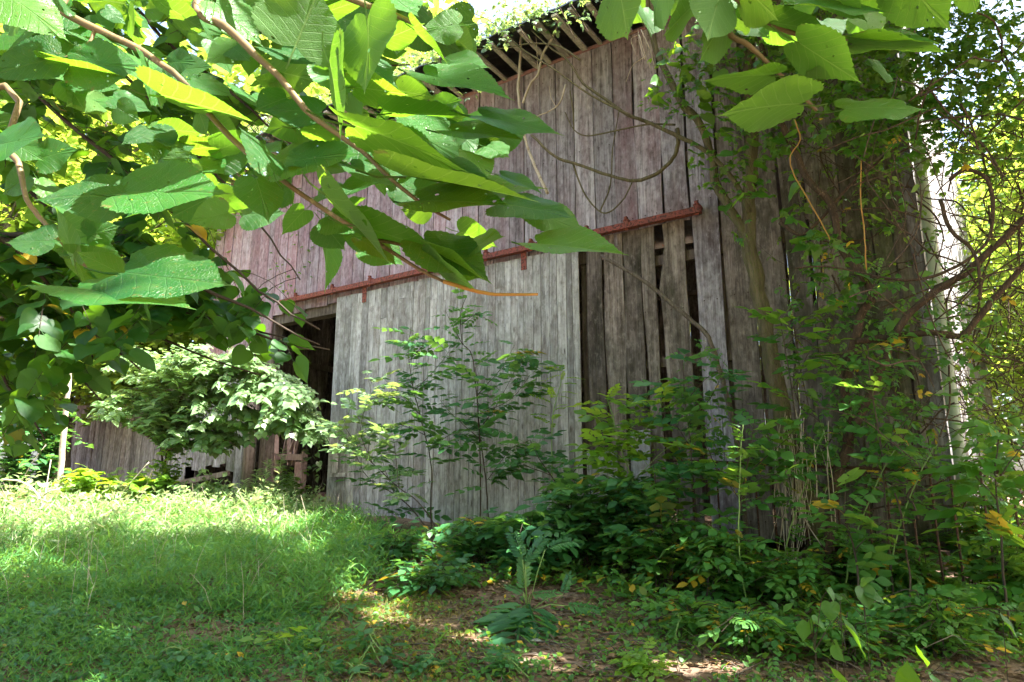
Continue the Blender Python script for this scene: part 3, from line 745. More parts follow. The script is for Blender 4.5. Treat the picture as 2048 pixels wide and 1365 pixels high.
o = link('shell', mesh('shell', V, Fc, M_CLAY, True), dm, Matrix.Rotation(R(38), 4, 'Z') @ Matrix.Rotation(R(12), 4, 'X'), True)
for i in range(9):
    a = inbarn(-1.3 + .1 * i + random.uniform(-.1, .1), .05 + .05 * i, 1.24 + .035 * (i % 4)); b = inbarn(-.1 + random.uniform(-.1, .25), .1 + .07 * i, 1.23 + .03 * (i % 3))
    q = MB(); q.beam(Vector((0, 0, 0)), b - a, .07, .03)
    o = q.build('pole' if i % 2 else 'lumber', M_PINK if i % 3 else M_TIMBER); o.location = a
    tag(o, 'long thin scrap board lying in the pile on the floor inside the doorway', 'board', 'scrap boards piled in the doorway'); o.name = 'scrap_board'
st = thing('stick', inbarn(-.75, -.12, 1.27), 'dark stick with an orange tip leaning on the scrap boards in the doorway', 'stick', rotz=-WA)
part(st, 'shaft', M_TIMBER, [(-.55, 0, .30), (.15, -.05, .10)], .02, 6, kind='tube')
part(st, 'tip', M_ORANGE, [(.15, -.05, .10), (.5, -.07, -.01)], .022, 6, kind='tube')

# ------------------------------------------------------------------ rusty gate panel leaning in front of the right wall
g0 = PW(1345, 921, .55); g1 = PW(2120, 946, .0) if False else P(2100, 948, 5.2)
gt = thing('rusty_gate', g0, 'rusty steel bar gate panel standing against the lower right barn wall', 'gate')
part(gt, 'top_rail', M_RUST, [Vector((0, 0, 0)), (g1 - g0) * .5 + Vector((0, 0, -.01)), g1 - g0], .016, 7, kind='tube')
for uu in (1352, 1382, 1432, 1508, 1542, 1602, 1668, 1728, 1768, 1816, 1858, 1898, 1960, 2020):
    t = (uu - 1345) / 755.0
    # perspective-correct position along the bar
    da = proj([g0])[2][0]; db = proj([g1])[2][0]; k = t / db / ((1 - t) / da + t / db)
    top = (g1 - g0) * k; wp = g0 + top
    part(gt, 'bar', M_RUST, [top, top + Vector((0, 0, float(gz(wp.x, wp.y)) + .02 - wp.z))], .009, 6, kind='tube')

# ------------------------------------------------------------------ wood stems and vines in front of the wall
def stem(name, label, cat, lines, mat, group=None, base=None):
    """lines: list of (points, r0, r1); first is the trunk"""
    b = base or lines[0][0][0]
    t = thing(name, b, label, cat, group)
    for i, (pts, r0, r1) in enumerate(lines):
        sp = smoothline(pts, 4, r1 * .25); q = MB(); q.tube([p - Vector(b) for p in sp], lerpr(r0, r1, len(sp)), 9 if r0 > .02 else 6, wob=.12)
        q.build('trunk' if i == 0 else 'branch', mat, t, smooth=True, local=True)
    return t
W = lambda off, *uv: [PW(u, v, off) for u, v in uv]
def toground(p): return Vector((p.x, p.y, float(gz(p.x, p.y)) - .03))
t1 = W(.7, (1640, 1060), (1600, 950), (1568, 845), (1545, 740), (1530, 650), (1511, 560), (1497, 470), (1500, 380), (1505, 270), (1500, 150), (1492, 0), (1480, -120))
t1 = [toground(PW(1655, 1190, .75))] + t1
creeper_tree = stem('slanting_tree', 'mossy grey tree trunk leaning against the right wall with a forked top', 'tree', [
    (t1, .095, .055),
    (W(.72, (1500, 475), (1486, 464), (1461, 418), (1430, 366), (1424, 316), (1398, 246), (1363, 204), (1328, 134), (1300, 60), (1290, -40)), .05, .035),
    (W(.75, (1500, 425), (1468, 362), (1416, 306), (1367, 278), (1286, 241), (1256, 231), (1210, 198), (1167, 168), (1149, 140), (1131, 117), (1098, 94), (1063, 61)), .028, .009),
    (W(.8, (1286, 243), (1180, 190), (1110, 140), (1040, 95), (987, 47), (927, 18)), .014, .006),
    (W(.82, (1160, 120), (1115, 92), (1055, 88), (1007, 97), (895, 98)), .014, .006),
    (W(.7, (1355, 258), (1355, 295), (1341, 323), (1313, 348), (1271, 362), (1221, 352), (1148, 327), (1109, 313), (1063, 271)), .024, .016),
    (W(.68, (1146, 328), (1162, 373), (1183, 408), (1211, 427), (1243, 404), (1264, 366)), .012, .007),
    (W(.66, (1200, 424), (1221, 369), (1225, 299), (1239, 218)), .010, .006),
    (W(.74, (1350, 250), (1292, 250), (1207, 267), (1172, 272), (1148, 260), (1130, 225)), .012, .006),
    (W(.74, (1148, 258), (1146, 225), (1140, 182)), .010, .009)], M_BARK)
vt = W(.95, (1660, 1060), (1676, 948), (1697, 880), (1690, 792), (1697, 739), (1711, 679), (1725, 626), (1746, 588), (1718, 542), (1680, 493), (1669, 440), (1655, 397), (1620, 366), (1588, 299), (1556, 232), (1535, 150), (1515, 40), (1500, -80))
vt = [toground(PW(1644, 1180, 1.0)), PW(1652, 1120, .97)] + vt
brown_vine = stem('woody_vine', 'thick brown woody vine climbing between the mossy trunk and the white downspout', 'vine', [
    (vt, .050, .026),
    (W(1.0, (1711, 683), (1785, 675), (1855, 665), (1922, 672), (1961, 630), (1996, 588), (2048, 531), (2120, 440)), .030, .022),
    (W(1.05, (1697, 880), (1760, 746), (1796, 658), (1855, 595), (1926, 549), (1996, 486), (2060, 430), (2130, 360)), .034, .026),
    (W(.9, (1560, 445), (1600, 470), (1640, 440), (1700, 370), (1750, 330), (1800, 290)), .02, .01),
    (W(1.2, (1900, 360), (1930, 340), (1975, 360), (1985, 430), (1970, 490), (1900, 540), (1830, 560), (1740, 555)), .017, .012),
    (W(1.2, (1880, 400), (1900, 460), (1945, 500), (1960, 560), (1960, 600)), .017, .012)], M_VINE)
fb = W(.62, (1202, 512), (1269, 552), (1308, 577), (1360, 623), (1409, 665), (1423, 693), (1450, 780), (1475, 900))
stem('fallen_branch', 'bare grey branch slanting down across the planks right of the door', 'branch', [(fb + [toground(PW(1500, 1150, .65))], .020, .03)], M_BARK2)
pb = W(.5, (1095, 387), (1070, 334), (1049, 274), (1037, 193), (1039, 141), (1042, 70), (1040, 20))
stem('bleached_dead_branch', 'pale bleached forked dead branch hanging below the roof laths', 'branch', [(pb, .020, .018),
     (W(.5, (1046, 207), (1060, 169), (1077, 148), (1084, 112), (1102, 81), (1116, 49)), .016, .017), (W(.5, (1077, 150), (1075, 120), (1072, 68)), .008, .004)], M_PALE)
stem('broken_twig', 'short pale broken twig beside the curved branch on the upper wall', 'branch', [(W(.5, (1070, 234), (1100, 222), (1120, 205), (1131, 170)), .008, .012), (W(.5, (1112, 214), (1102, 195), (1098, 172)), .006, .003)], M_PALE)
stem('dead_twigs', 'cluster of thin sun-bleached dead twigs under the upper right leaves', 'branch', [(W(.8, (1290, 120), (1280, 90), (1276, 60)), .006, .004),
     (W(.8, (1278, 70), (1290, 110), (1302, 140)), .006, .003), (W(.8, (1288, 115), (1265, 132), (1252, 165)), .005, .003), (W(.8, (1282, 60), (1300, 100), (1310, 140)), .005, .003), (W(.8, (1278, 70), (1262, 80), (1272, 110)), .004, .003)], M_PALE)
mleft = P(110, 1035, 10.2)
stem('pale_sapling_trunk', 'thin crooked pale sapling trunk standing before the left end of the shed', 'tree', [
    ([toground(P(108, 1045, 10)), P(118, 980, 10), P(125, 900, 10), P(130, 840, 10), P(137, 780, 10), P(141, 735, 10), P(152, 640, 10.1), P(165, 540, 10.3)], .045, .022),
    ([P(137, 780, 10), P(120, 745, 9.9), P(105, 730, 9.9)], .02, .012)], M_PALE)
stem('fallen_stick', 'forked pale fallen sticks lying among the weeds at the left edge', 'branch', [([P(83, 1045, 9.2), P(80, 1000, 9.2), P(62, 975, 9.3), P(35, 962, 9.3), P(5, 960, 9.4)], .016, .010), ([P(80, 1000, 9.2), P(95, 985, 9.1), P(118, 978, 9.1)], .014, .008), ([P(84, 1040, 9.2), P(92, 980, 9.3), P(102, 920, 9.4)], .01, .006), ([P(45, 960, 9.3), P(65, 925, 9.2), P(92, 890, 9.2)], .006, .004)], M_PALE)
stem('leaning_cane', 'thin pale cane arching in front of the shed boards', 'branch', [([toground(P(212, 1030, 9.8)), P(245, 985, 9.8), P(275, 950, 9.9), P(298, 925, 9.9)], .010, .007), ([toground(P(212, 1030, 9.8)), P(262, 1000, 9.8), P(290, 975, 9.9), P(305, 940, 10)], .012, .007)], M_PALE)
tp = thing('terracotta_pot', gp(18, 1036) if False else toground(P(14, 1020, 10.3)), 'large cracked rust-brown clay barrel half hidden in weeds at the left edge', 'barrel')
V = []; Fc = []
for (zz, rr) in [(0, .22), (.15, .27), (.35, .31), (.52, .30), (.55, .32), (.58, .31), (.58, .27), (.4, .26), (.1, .2)]:
    zz *= .7; rr *= .75; zz -= .1
    for k in range(20): a = 2 * math.pi * k / 20; V.append((math.cos(a) * rr * (1 + .02 * math.sin(3 * a)), math.sin(a) * rr, zz))
for r_ in range(8):
    for k in range(20): k2 = (k + 1) % 20; Fc.append((r_ * 20 + k, r_ * 20 + k2, (r_ + 1) * 20 + k2, (r_ + 1) * 20 + k))
link('body', mesh('body', V, Fc, M_CLAY, True), tp, Matrix.Rotation(R(20), 4, 'Y'), True)
def rock(loc, s, label):
    n, m_ = 12, 8; V = []; Fc = []
    for i in range(m_ + 1):
        for k in range(n):
            a = 2 * math.pi * k / n; b = math.pi * i / m_; f = 1 + .16 * math.sin(3 * a + i) * math.cos(2 * b + k)
            V.append((math.cos(a) * math.sin(b) * s[0] * f, math.sin(a) * math.sin(b) * s[1] * f, math.cos(b) * s[2] * f))
    for i in range(m_):
        for k in range(n): k2 = (k + 1) % n; Fc.append((i * n + k, (i + 1) * n + k, (i + 1) * n + k2, i * n + k2))
    o = link('stone', mesh('stone', V, Fc, M_STONE, True)); o.location = loc; tag(o, label, 'stone')
rock(toground(P(58, 1052, 9.6)) + Vector((0, 0, .14)), (.24, .18, .17), 'rounded grey stone at the foot of the left weeds')
rock(gp(1058, 1283) + Vector((0, 0, .0)), (.09, .05, .02), 'flat pale stone in the soil under the sumac fronds')

# ------------------------------------------------------------------ foreground mulberry branches, leaf by leaf
mul = thing('mulberry_tree', (-2.6, 1.4, float(gz(-2.6, 1.4))), 'mulberry tree reaching large heart-shaped leaves across the top of the view', 'tree')
mb = np.array(mul.location)
def limb(par, pts, r0, r1, name='branch', mat=M_TWIG, n=8, k=4):
    sp = smoothline(pts, k, r1 * .2); q = MB(); b = Vector(par.location)
    q.tube([p - b for p in sp], lerpr(r0, r1, len(sp)), n, wob=.08); return q.build(name, mat, par, smooth=True, local=True)
limb(mul, [(-2.6, 1.4, -.1), (-2.65, 1.35, 1.2), (-2.5, 1.3, 2.6), (-2.3, 1.3, 4.2), (-2.0, 1.2, 6.0)], .16, .09, 'trunk', M_BARK2, 12)
limb(mul, [(-2.55, 1.3, 2.2), (-1.7, 1.25, 2.55), P(60, -20, 1.35), P(120, 21, 1.3), P(190, 58, 1.28), P(271, 95, 1.25), P(334, 137, 1.22), P(362, 160, 1.2), P(460, 274, 1.15), P(562, 359, 1.1), P(647, 418, 1.08), P(745, 479, 1.05), P(837, 538, 1.02), P(886, 563, 1.0)], .009, .0022)
limb(mul, [P(886, 563, 1.0), P(946, 581, 1.0), P(992, 589, 1.0), P(1076, 589, 1.0)], .0032, .002, 'shoot', M_ORTW)
limb(mul, [(-2.5, 1.3, 2.8), (-1.5, 1.2, 2.9), P(300, -60, 1.2), P(394, 25, 1.15), P(450, 53, 1.12), P(506, 105, 1.1), P(562, 158, 1.08), P(598, 204, 1.06), P(633, 239, 1.05), P(722, 302, 1.03), P(768, 345, 1.0), P(838, 404, .98), P(900, 440, .97)], .009, .002)
limb(mul, [(-2.6, 1.35, 1.7), P(-120, 200, 1.4), P(14, 302, 1.3), P(39, 334, 1.28), P(53, 397, 1.26), P(77, 432, 1.25), P(112, 471, 1.22), P(160, 525, 1.2), P(235, 560, 1.18)], .007, .0025)
limb(mul, [(-2.4, 1.3, 3.6), (-1.0, .9, 3.3), (.2, .8, 2.9), P(1400, -120, .85), P(1451, 53, .85), P(1497, 91, .85), P(1546, 137, .85), P(1588, 176, .85), P(1634, 222, .85)], .0055, .0018)
limb(mul, [P(1400, -60, .87), P(1539, 46, .87), P(1620, 74, .88), P(1725, 84, .9)], .004, .002)
limb(mul, [P(190, 58, 1.28), P(180, 85, 1.27), P(150, 105, 1.26), P(118, 122, 1.25)], .0035, .002)
limb(mul, [P(850, 60, 1.0), P(760, 20, 1.05), P(600, -40, 1.1), P(400, -120, 1.2)], .003, .008)
limb(mul, [P(870, 520, 1.02), P(800, 490, 1.03), P(745, 479, 1.05)], .002, .003)
LV = [  # base u,v, tip u,v, apparent width, side (U: seen from below, T: from above), depth
 (590, 95, 640, -25, 190, 'U', 1.05), (430, 5, 528, 92, 75, 'T', 1.15), (735, 30, 745, 198, 105, 'U', .95), (118, 115, -40, 150, 75, 'T', 1.2), (145, 130, 288, 125, 88, 'T', 1.2),
 (115, 135, 265, 152, 26, 'U', 1.22), (300, 138, 302, 215, 48, 'T', 1.15), (320, 190, 522, 237, 55, 'U', 1.1), (640, 225, 522, 215, 55, 'T', 1.1), (-10, 292, 92, 268, 62, 'T', 1.1),
 (255, 392, 62, 385, 80, 'T', 1.1), (250, 385, 460, 378, 95, 'T', 1.05), (548, 348, 488, 243, 55, 'T', 1.05), (512, 357, 539, 442, 88, 'T', 1.1), (246, 545, 468, 572, 120, 'T', 1.0),
 (150, 575, 395, 612, 62, 'T', .98), (242, 548, 150, 498, 52, 'T', 1.1), (107, 482, 8, 484, 55, 'T', 1.2), (150, 522, 112, 408, 30, 'U', 1.15), (150, 510, 240, 500, 32, 'U', 1.15),
 (645, 382, 792, 528, 36, 'U', 1.0), (700, 248, 947, 328, 82, 'U', .95), (800, 350, 1085, 388, 34, 'U', .93), (836, 402, 1028, 402, 58, 'T', .98), (1005, 408, 1152, 428, 52, 'T', .97),
 (1060, 420, 1178, 470, 62, 'T', 1.0), (1072, 487, 1260, 502, 48, 'T', .93), (716, 452, 887, 500, 55, 'U', 1.0), (845, 478, 988, 548, 85, 'T', 1.02), (860, 500, 978, 553, 48, 'U', 1.0),
 (862, 524, 957, 579, 36, 'U', 1.0), (722, 480, 797, 530, 42, 'T', 1.05), (572, 325, 718, 300, 62, 'T', 1.1), (590, 332, 745, 342, 24, 'T', 1.1), (658, 118, 694, 290, 40, 'U', 1.0),
 (846, 148, 1032, 192, 45, 'T', 1.0), (962, 232, 1132, 268, 42, 'T', .97), (900, 262, 1052, 272, 36, 'T', 1.0), (776, 225, 948, 228, 38, 'U', 1.02), (790, 245, 932, 322, 88, 'T', 1.08),
 (708, 175, 820, 186, 68, 'U', 1.1), (826, 56, 902, 128, 20, 'U', 1.0), (918, 50, 832, 58, 58, 'T', 1.2), (885, 132, 980, 130, 42, 'T', 1.25), (655, 452, 656, 588, 32, 'T', 1.5),
 (10, -15, 138, 75, 95, 'T', 1.15), (758, -25, 838, 34, 66, 'T', 1.05), (342, 18, 418, 66, 52, 'U', 1.15), (900, 385, 1100, 372, 40, 'T', 1.05), (700, 330, 800, 375, 40, 'T', 1.1),
 (860, 330, 990, 358, 30, 'T', 1.02), (560, 100, 700, 140, 40, 'T', 1.15), (500, 190, 600, 260, 40, 'T', 1.2), (600, 255, 700, 262, 45, 'U', 1.15), (380, 160, 470, 195, 40, 'T', 1.25),
 (60, 350, 0, 390, 50, 'T', 1.3), (130, 60, 60, 20, 60, 'T', 1.3), (770, 80, 850, 45, 60, 'U', 1.1), (690, 90, 800, 160, 50, 'T', 1.12), (640, 30, 740, -10, 50, 'U', 1.1),
 (930, 500, 1010, 470, 34, 'T', 1.05), (1000, 350, 1090, 385, 20, 'T', 1.0), (880, 300, 950, 255, 40, 'T', 1.1), (440, 300, 520, 262, 50, 'U', 1.25), (610, 420, 560, 470, 45, 'U', 1.2),
 # right-hand branch
 (1235, -40, 1260, 84, 115, 'U', .85), (1450, 45, 1385, 125, 80, 'U', .85), (1440, -10, 1410, 88, 100, 'U', .82), (1607, 208, 1428, 212, 95, 'U', .82), (1548, 150, 1398, 152, 48, 'U', .84),
 (1592, 82, 1725, 168, 88, 'U', .82), (1538, 45, 1668, 62, 46, 'U', .86), (1702, 90, 1908, 102, 34, 'U', .85), (1698, 80, 1895, 78, 16, 'T', .86), (1688, 218, 1862, 203, 48, 'T', .84),
 (1612, 152, 1722, 150, 22, 'U', .86), (1745, 132, 1798, 158, 22, 'T', .88), (1800, -45, 1905, 58, 120, 'U', .82), (1578, 8, 1795, 22, 26, 'T', .84), (1405, -5, 1318, 72, 70, 'U', .86),
 (1480, -30, 1565, 40, 90, 'U', .85), (1700, -40, 1830, 30, 80, 'U', .86), (1330, -40, 1290, 60, 70, 'U', .9), (1640, -20, 1740, 40, 60, 'U', .86), (1930, -40, 1965, 30, 60, 'U', .86)]
rl = random.Random(21)
LOWB = [(-50, 620), (150, 620), (300, 600), (460, 560), (560, 470), (700, 520), (860, 560), (1000, 520), (1180, 480), (1200, -50)]
BRS = [([(-40, -20), (120, 21), (271, 95), (362, 160), (460, 274), (562, 359), (647, 418), (745, 479), (837, 538)], 1.3, 1.05, 38), ([(300, -60), (394, 25), (506, 105), (598, 204), (722, 302), (838, 404), (900, 440)], 1.2, 1.0, 32),
       ([(-60, 60), (200, 10), (450, 20), (700, 0), (850, 60), (960, 40)], 1.5, 1.4, 64), ([(-60, 200), (60, 300), (100, 420), (200, 540)], 1.35, 1.25, 26), ([(560, 60), (700, 120), (820, 190), (950, 270)], 1.25, 1.15, 38), ([(1230, -40), (1450, 20), (1650, 10), (1900, -20)], 1.0, .95, 22),
       ([(100, 120), (250, 200), (400, 330), (480, 430)], 1.7, 1.6, 34)]
for pts_, da_, db_, n_ in BRS:
    seg_ = [((b[0] - a[0]) ** 2 + (b[1] - a[1]) ** 2) ** .5 for a, b in zip(pts_[:-1], pts_[1:])]; tot_ = sum(seg_)
    for q_ in range(n_):
        t_ = rl.random() * tot_; acc_ = 0
        for (a, b), sg in zip(zip(pts_[:-1], pts_[1:]), seg_):
            if acc_ + sg >= t_: break
            acc_ += sg
        f_ = (t_ - acc_) / sg; u_ = a[0] + (b[0] - a[0]) * f_; v_ = a[1] + (b[1] - a[1]) * f_; ang = rl.choice((rl.uniform(-.5, .7), rl.uniform(2.5, 3.6), rl.uniform(.4, 1.3)))
        g_ = rl.uniform(8, 45); L_ = rl.uniform(45, 98); dd_ = da_ + (db_ - da_) * t_ / tot_ + rl.uniform(.02, .25)
        bu_, bv_ = u_ + g_ * math.cos(ang + .4), v_ + g_ * math.sin(ang + .4); tu_, tv_ = bu_ + L_ * math.cos(ang), bv_ + L_ * math.sin(ang) * .8
        lim_ = np.interp(max(tu_, bu_), [p[0] for p in LOWB], [p[1] for p in LOWB]) if u_ < 1150 else 150
        if max(tv_, bv_) > lim_ - 10: continue
        LV.append((bu_, bv_, tu_, tv_, L_ * rl.uniform(.3, 1.0), 'T' if rl.random() < .62 else 'U', dd_))
print('near leaves', len(LV))
for k, (bu, bv, tu, tv, wpx, sd_, dep) in enumerate(LV):
    slope = random.uniform(-.02, .06)
    B = P(bu, bv, dep); Tp = P(tu, tv, dep - slope)
    a = (Tp - B); L = a.length; a.normalize(); mid = (B + Tp) / 2
    vw = (Vector((0, 0, EYE)) - mid).normalized(); vp = (vw - a * vw.dot(a)).normalized(); qx = a.cross(vp)
    wreal = L * .92; app = wpx / F * dep
    c = min(1, app / max(wreal * .93, 1e-4)); ph = math.acos(c)
    best = None
    for s in (-1, 1):
        nrm = vp * math.cos(ph) + qx * (s * math.sin(ph))
        if sd_ == 'U': nrm = -nrm
        if best is None or nrm.z > best.z: best = nrm
    X = a.cross(best).normalized(); sc = L / 1.06; wsc = sc * (1 if c < 1 else min(1.3, app / wreal / .93 if app > wreal else 1))
    wsc = max(wsc, min(app / .94, sc * 1.7))
    T = HEARTS[k % len(HEARTS)] if app / L > .3 else HEARTS[(1, 3, 7)[k % 3]]
    o = bpy.data.objects.new('leaf', tmesh(T, M_MUL)); COL.objects.link(o); o.parent = mul
    Z = best * sc; D = a * sc; X = X * wsc; p = B - Vector(mb)
    o.matrix_basis = Matrix(((X.x, D.x, Z.x, p.x), (X.y, D.y, Z.y, p.y), (X.z, D.z, Z.z, p.z), (0, 0, 0, 1)))

def along(pts, step):
    """points and tangents every step metres along a polyline"""
    sp = smoothline(pts, 6); out = []; acc = 0
    for a, b in zip(sp[:-1], sp[1:]):
        d = b - a; L = d.length
        while acc < L and L > 0: out.append((a + d * (acc / L), d / L)); acc += step
        acc -= L
    return out
def twigs_with_leaves(par, mains, twig_step, twig_len, leaf_step, lsize, mask=None, keep=None, wood=M_TWIGD, flat=.25, droop=.25, r_tw=.003, thin=1.0, up=0.0):
    pos, dr, nr, sz = [], [], [], []
    q = MB(); b = Vector(par.location)
    for (pts, r0, r1) in mains:
        sp = smoothline(pts, 4, .01); q.tube([p - b for p in sp], lerpr(r0, r1, len(sp)), 6, wob=.1)
        for i, (p, t) in enumerate(along(pts, twig_step)):
            if random.random() > thin: continue
            sd = Vector((random.gauss(0, 1), random.gauss(0, 1), random.gauss(0, flat))).normalized()
            sd = (sd * .9 + t * .8 + Vector((0, 0, up))).normalized(); L = twig_len * random.uniform(.4, 1.15)
            end = p + sd * L + Vector((0, 0, -droop * L * random.uniform(.3, 1.2)))
            midp = p + sd * L * .5 + Vector((0, 0, .05 * L))
            if mask is not None:
                u, v, d = proj([list(end)]);
                if not inpoly(u, v, mask)[0]: continue
            q.tube([x - b for x in smoothline([p, midp, end], 2)], lerpr(r_tw, r_tw * .5, 5), 4, False)
            for j, (lp, lt) in enumerate(along([p, midp, end], leaf_step)):
                s = 1 if j % 2 else -1
                side = lt.cross(Vector((0, 0, 1)))
                if side.length < .05: side = Vector((1, 0, 0))
                side.normalize()
                d = side * s * random.uniform(.6, 1.1) + lt * random.uniform(.3, .9) + Vector((0, 0, random.uniform(-.55, .1)))
                n_ = Vector((random.gauss(0, .35), random.gauss(0, .35), 1))
                pos.append(lp + d.normalized() * .25 * lsize); dr.append(d); nr.append(n_); sz.append(lsize * random.uniform(.6, 1.2))
    q.build('branch', wood, par, smooth=True, local=True)
    pos, dr, nr, sz = np.array([list(p) for p in pos]), np.array([list(p) for p in dr]), np.array([list(p) for p in nr]), np.array(sz)
    if mask is not None:
        u, v, d = proj(pos); k = inpoly(u, v, mask); pos, dr, nr, sz = pos[k], dr[k], nr[k], sz[k]
    if keep is not None: k = keep(pos); pos, dr, nr, sz = pos[k], dr[k], nr[k], sz[k]
    return pos, dr, nr, sz

# second mulberry: the darker leaf layers behind, left
mul2 = thing('mulberry_tree', (-6.2, 4.3, float(gz(-6.2, 4.3))), 'dark leafy tree filling the left side behind the large near leaves', 'tree')
limb(mul2, [(-6.2, 4.3, .3), (-6.1, 4.3, 2.0), (-5.9, 4.4, 3.8), (-5.4, 4.6, 5.6)], .14, .07, 'trunk', M_BARK2, 10)
MASK_L = [(-300, -300), (905, -300), (880, 60), (800, 150), (690, 260), (600, 340), (520, 400), (470, 470), (500, 560), (600, 610), (655, 670), (640, 715), (560, 735), (480, 705), (400, 675), (300, 670), (235, 740), (180, 820), (110, 880), (60, 930), (-300, 940)]
mains = []
for uv, d0, d1 in [([(-80, 260), (100, 420), (300, 560), (480, 650), (660, 700)], 4.6, 4.0), ([(-80, 420), (120, 560), (330, 680), (520, 750)], 4.4, 4.0), ([(-60, 560), (80, 680), (200, 800)], 4.2, 3.9),
                   ([(20, -60), (200, 100), (380, 290), (520, 450), (600, 560)], 4.8, 4.2), ([(150, -80), (330, 80), (500, 220), (620, 320)], 4.6, 4.2), ([(-80, 80), (120, 230), (320, 400), (520, 580), (640, 660)], 4.3, 3.6),
                   ([(-80, 640), (20, 780), (90, 880)], 4.0, 3.8), ([(300, -100), (500, 40), (680, 130), (820, 130)], 4.2, 3.8), ([(-100, 720), (0, 800), (150, 850)], 4.6, 4.4), ([(0, 480), (160, 640), (280, 740)], 3.8, 3.6), ([(250, 480), (380, 560), (500, 620), (640, 690)], 3.9, 3.7), ([(200, 560), (360, 620), (520, 670), (620, 700)], 4.2, 3.9)]:
    n = len(uv); mains.append(([Vector((-5.9, 4.4, 3.4)) * .25 + P(*uv[0], d0) * .75] + [P(u, v, d0 + (d1 - d0) * i / (n - 1)) for i, (u, v) in enumerate(uv)], .018, .004))
HOLES = rng.random((26, 2)) * np.array([560, 430]) + np.array([80, 40]); HR = rng.uniform(14, 42, 26)
def keep2(pos):
    u, v, d = proj(pos); k = np.ones(len(pos), bool)
    for (a, b), r in zip(HOLES, HR): k &= ((u - a) ** 2 + ((v - b) * 1.3) ** 2) > r * r
    k &= ~((u > 430) & (u < 640) & (v > 380) & (v < 560) & (rng.random(len(u)) < .75))
    k &= ~((v < 520) & (rng.random(len(u)) < .25))
    return k
a_ = twigs_with_leaves(mul2, mains, .07, .7, .05, .13, MASK_L, keep2, thin=.9, r_tw=.0025)
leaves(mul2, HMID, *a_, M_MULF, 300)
print('mul2', len(a_[0]))

# ------------------------------------------------------------------ bright layered bush before the shed
MASK_B = [(175, 800), (200, 760), (205, 710), (300, 680), (470, 680), (600, 745), (640, 800), (665, 830), (670, 880), (640, 905), (600, 880), (540, 870), (480, 905), (380, 905), (330, 905), (300, 870), (250, 850), (180, 835)]
bs = thing('layered_bush', toground(P(330, 1000, 10.7)), 'bright sunlit layered bush hanging in front of the lean-to shed', 'bush')
mains = []
for uv in [[(330, 1000), (335, 900), (400, 800), (520, 790), (650, 850)], [(330, 960), (310, 850), (270, 800), (200, 815)], [(330, 930), (360, 800), (430, 730), (520, 740), (600, 790)], [(340, 880), (390, 860), (450, 880), (480, 895)], [(330, 900), (320, 780), (300, 720), (250, 725)], [(400, 800), (480, 820), (560, 840), (600, 860)], [(340, 850), (420, 770), (480, 710)], [(335, 900), (260, 850), (215, 835)], [(480, 800), (560, 780), (620, 830), (645, 870)], [(400, 860), (470, 850), (520, 860)], [(300, 780), (360, 720), (400, 700)], [(420, 760), (500, 740), (570, 770)], [(335, 900), (380, 885), (420, 900)]]:
    mains.append(([P(u, v, 10.75 - (u - 250) * .0018 + random.uniform(-.25, .25)) for i, (u, v) in enumerate(uv)], .02, .005))
mains[0][0][0] = Vector(bs.location)
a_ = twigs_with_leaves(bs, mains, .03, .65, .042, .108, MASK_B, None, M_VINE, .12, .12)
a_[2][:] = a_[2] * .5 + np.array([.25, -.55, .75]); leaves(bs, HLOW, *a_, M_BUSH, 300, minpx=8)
print('bush', len(a_[0]))
def creeper_string(par, uvs, off, step=.06, size=.07, mat=M_IVY, temps=T_CREEP, nmax=60, wood=M_TWIGD, r=.003, spread=.1):
    pts = [PW(u, v, off) for u, v in uvs]; b = Vector(par.location)
    q = MB(); q.tube([p - b for p in smoothline(pts, 4, .005)], r, 5); q.build('stem', wood, par, True, True)
    pos, dr, nr, sz = [], [], [], []
    for p, t in along(pts, step):
        d = Vector((random.gauss(0, 1), random.gauss(0, .6) - .6, random.uniform(-.9, .2)))
        pos.append(p + Vector((random.gauss(0, spread), random.gauss(0, spread * .5), random.gauss(0, spread)))); dr.append(d); nr.append((random.gauss(0, .4), -.5 + random.gauss(0, .4), 1)); sz.append(size * random.uniform(.6, 1.3))
    leaves(par, temps, [list(p) for p in pos], [list(d) for d in dr], nr, sz, mat, nmax)
hv = thing('hanging_creeper', PW(610, 850, .5), 'leafy creeper strands hanging into the dark doorway', 'vine')
for uvs in ([(600, 850), (612, 880), (610, 910), (618, 935)], [(618, 850), (628, 890), (632, 930), (640, 960)]): creeper_string(hv, uvs, .5, .05, .09, M_BUSH, HLOW, 30, spread=.03)

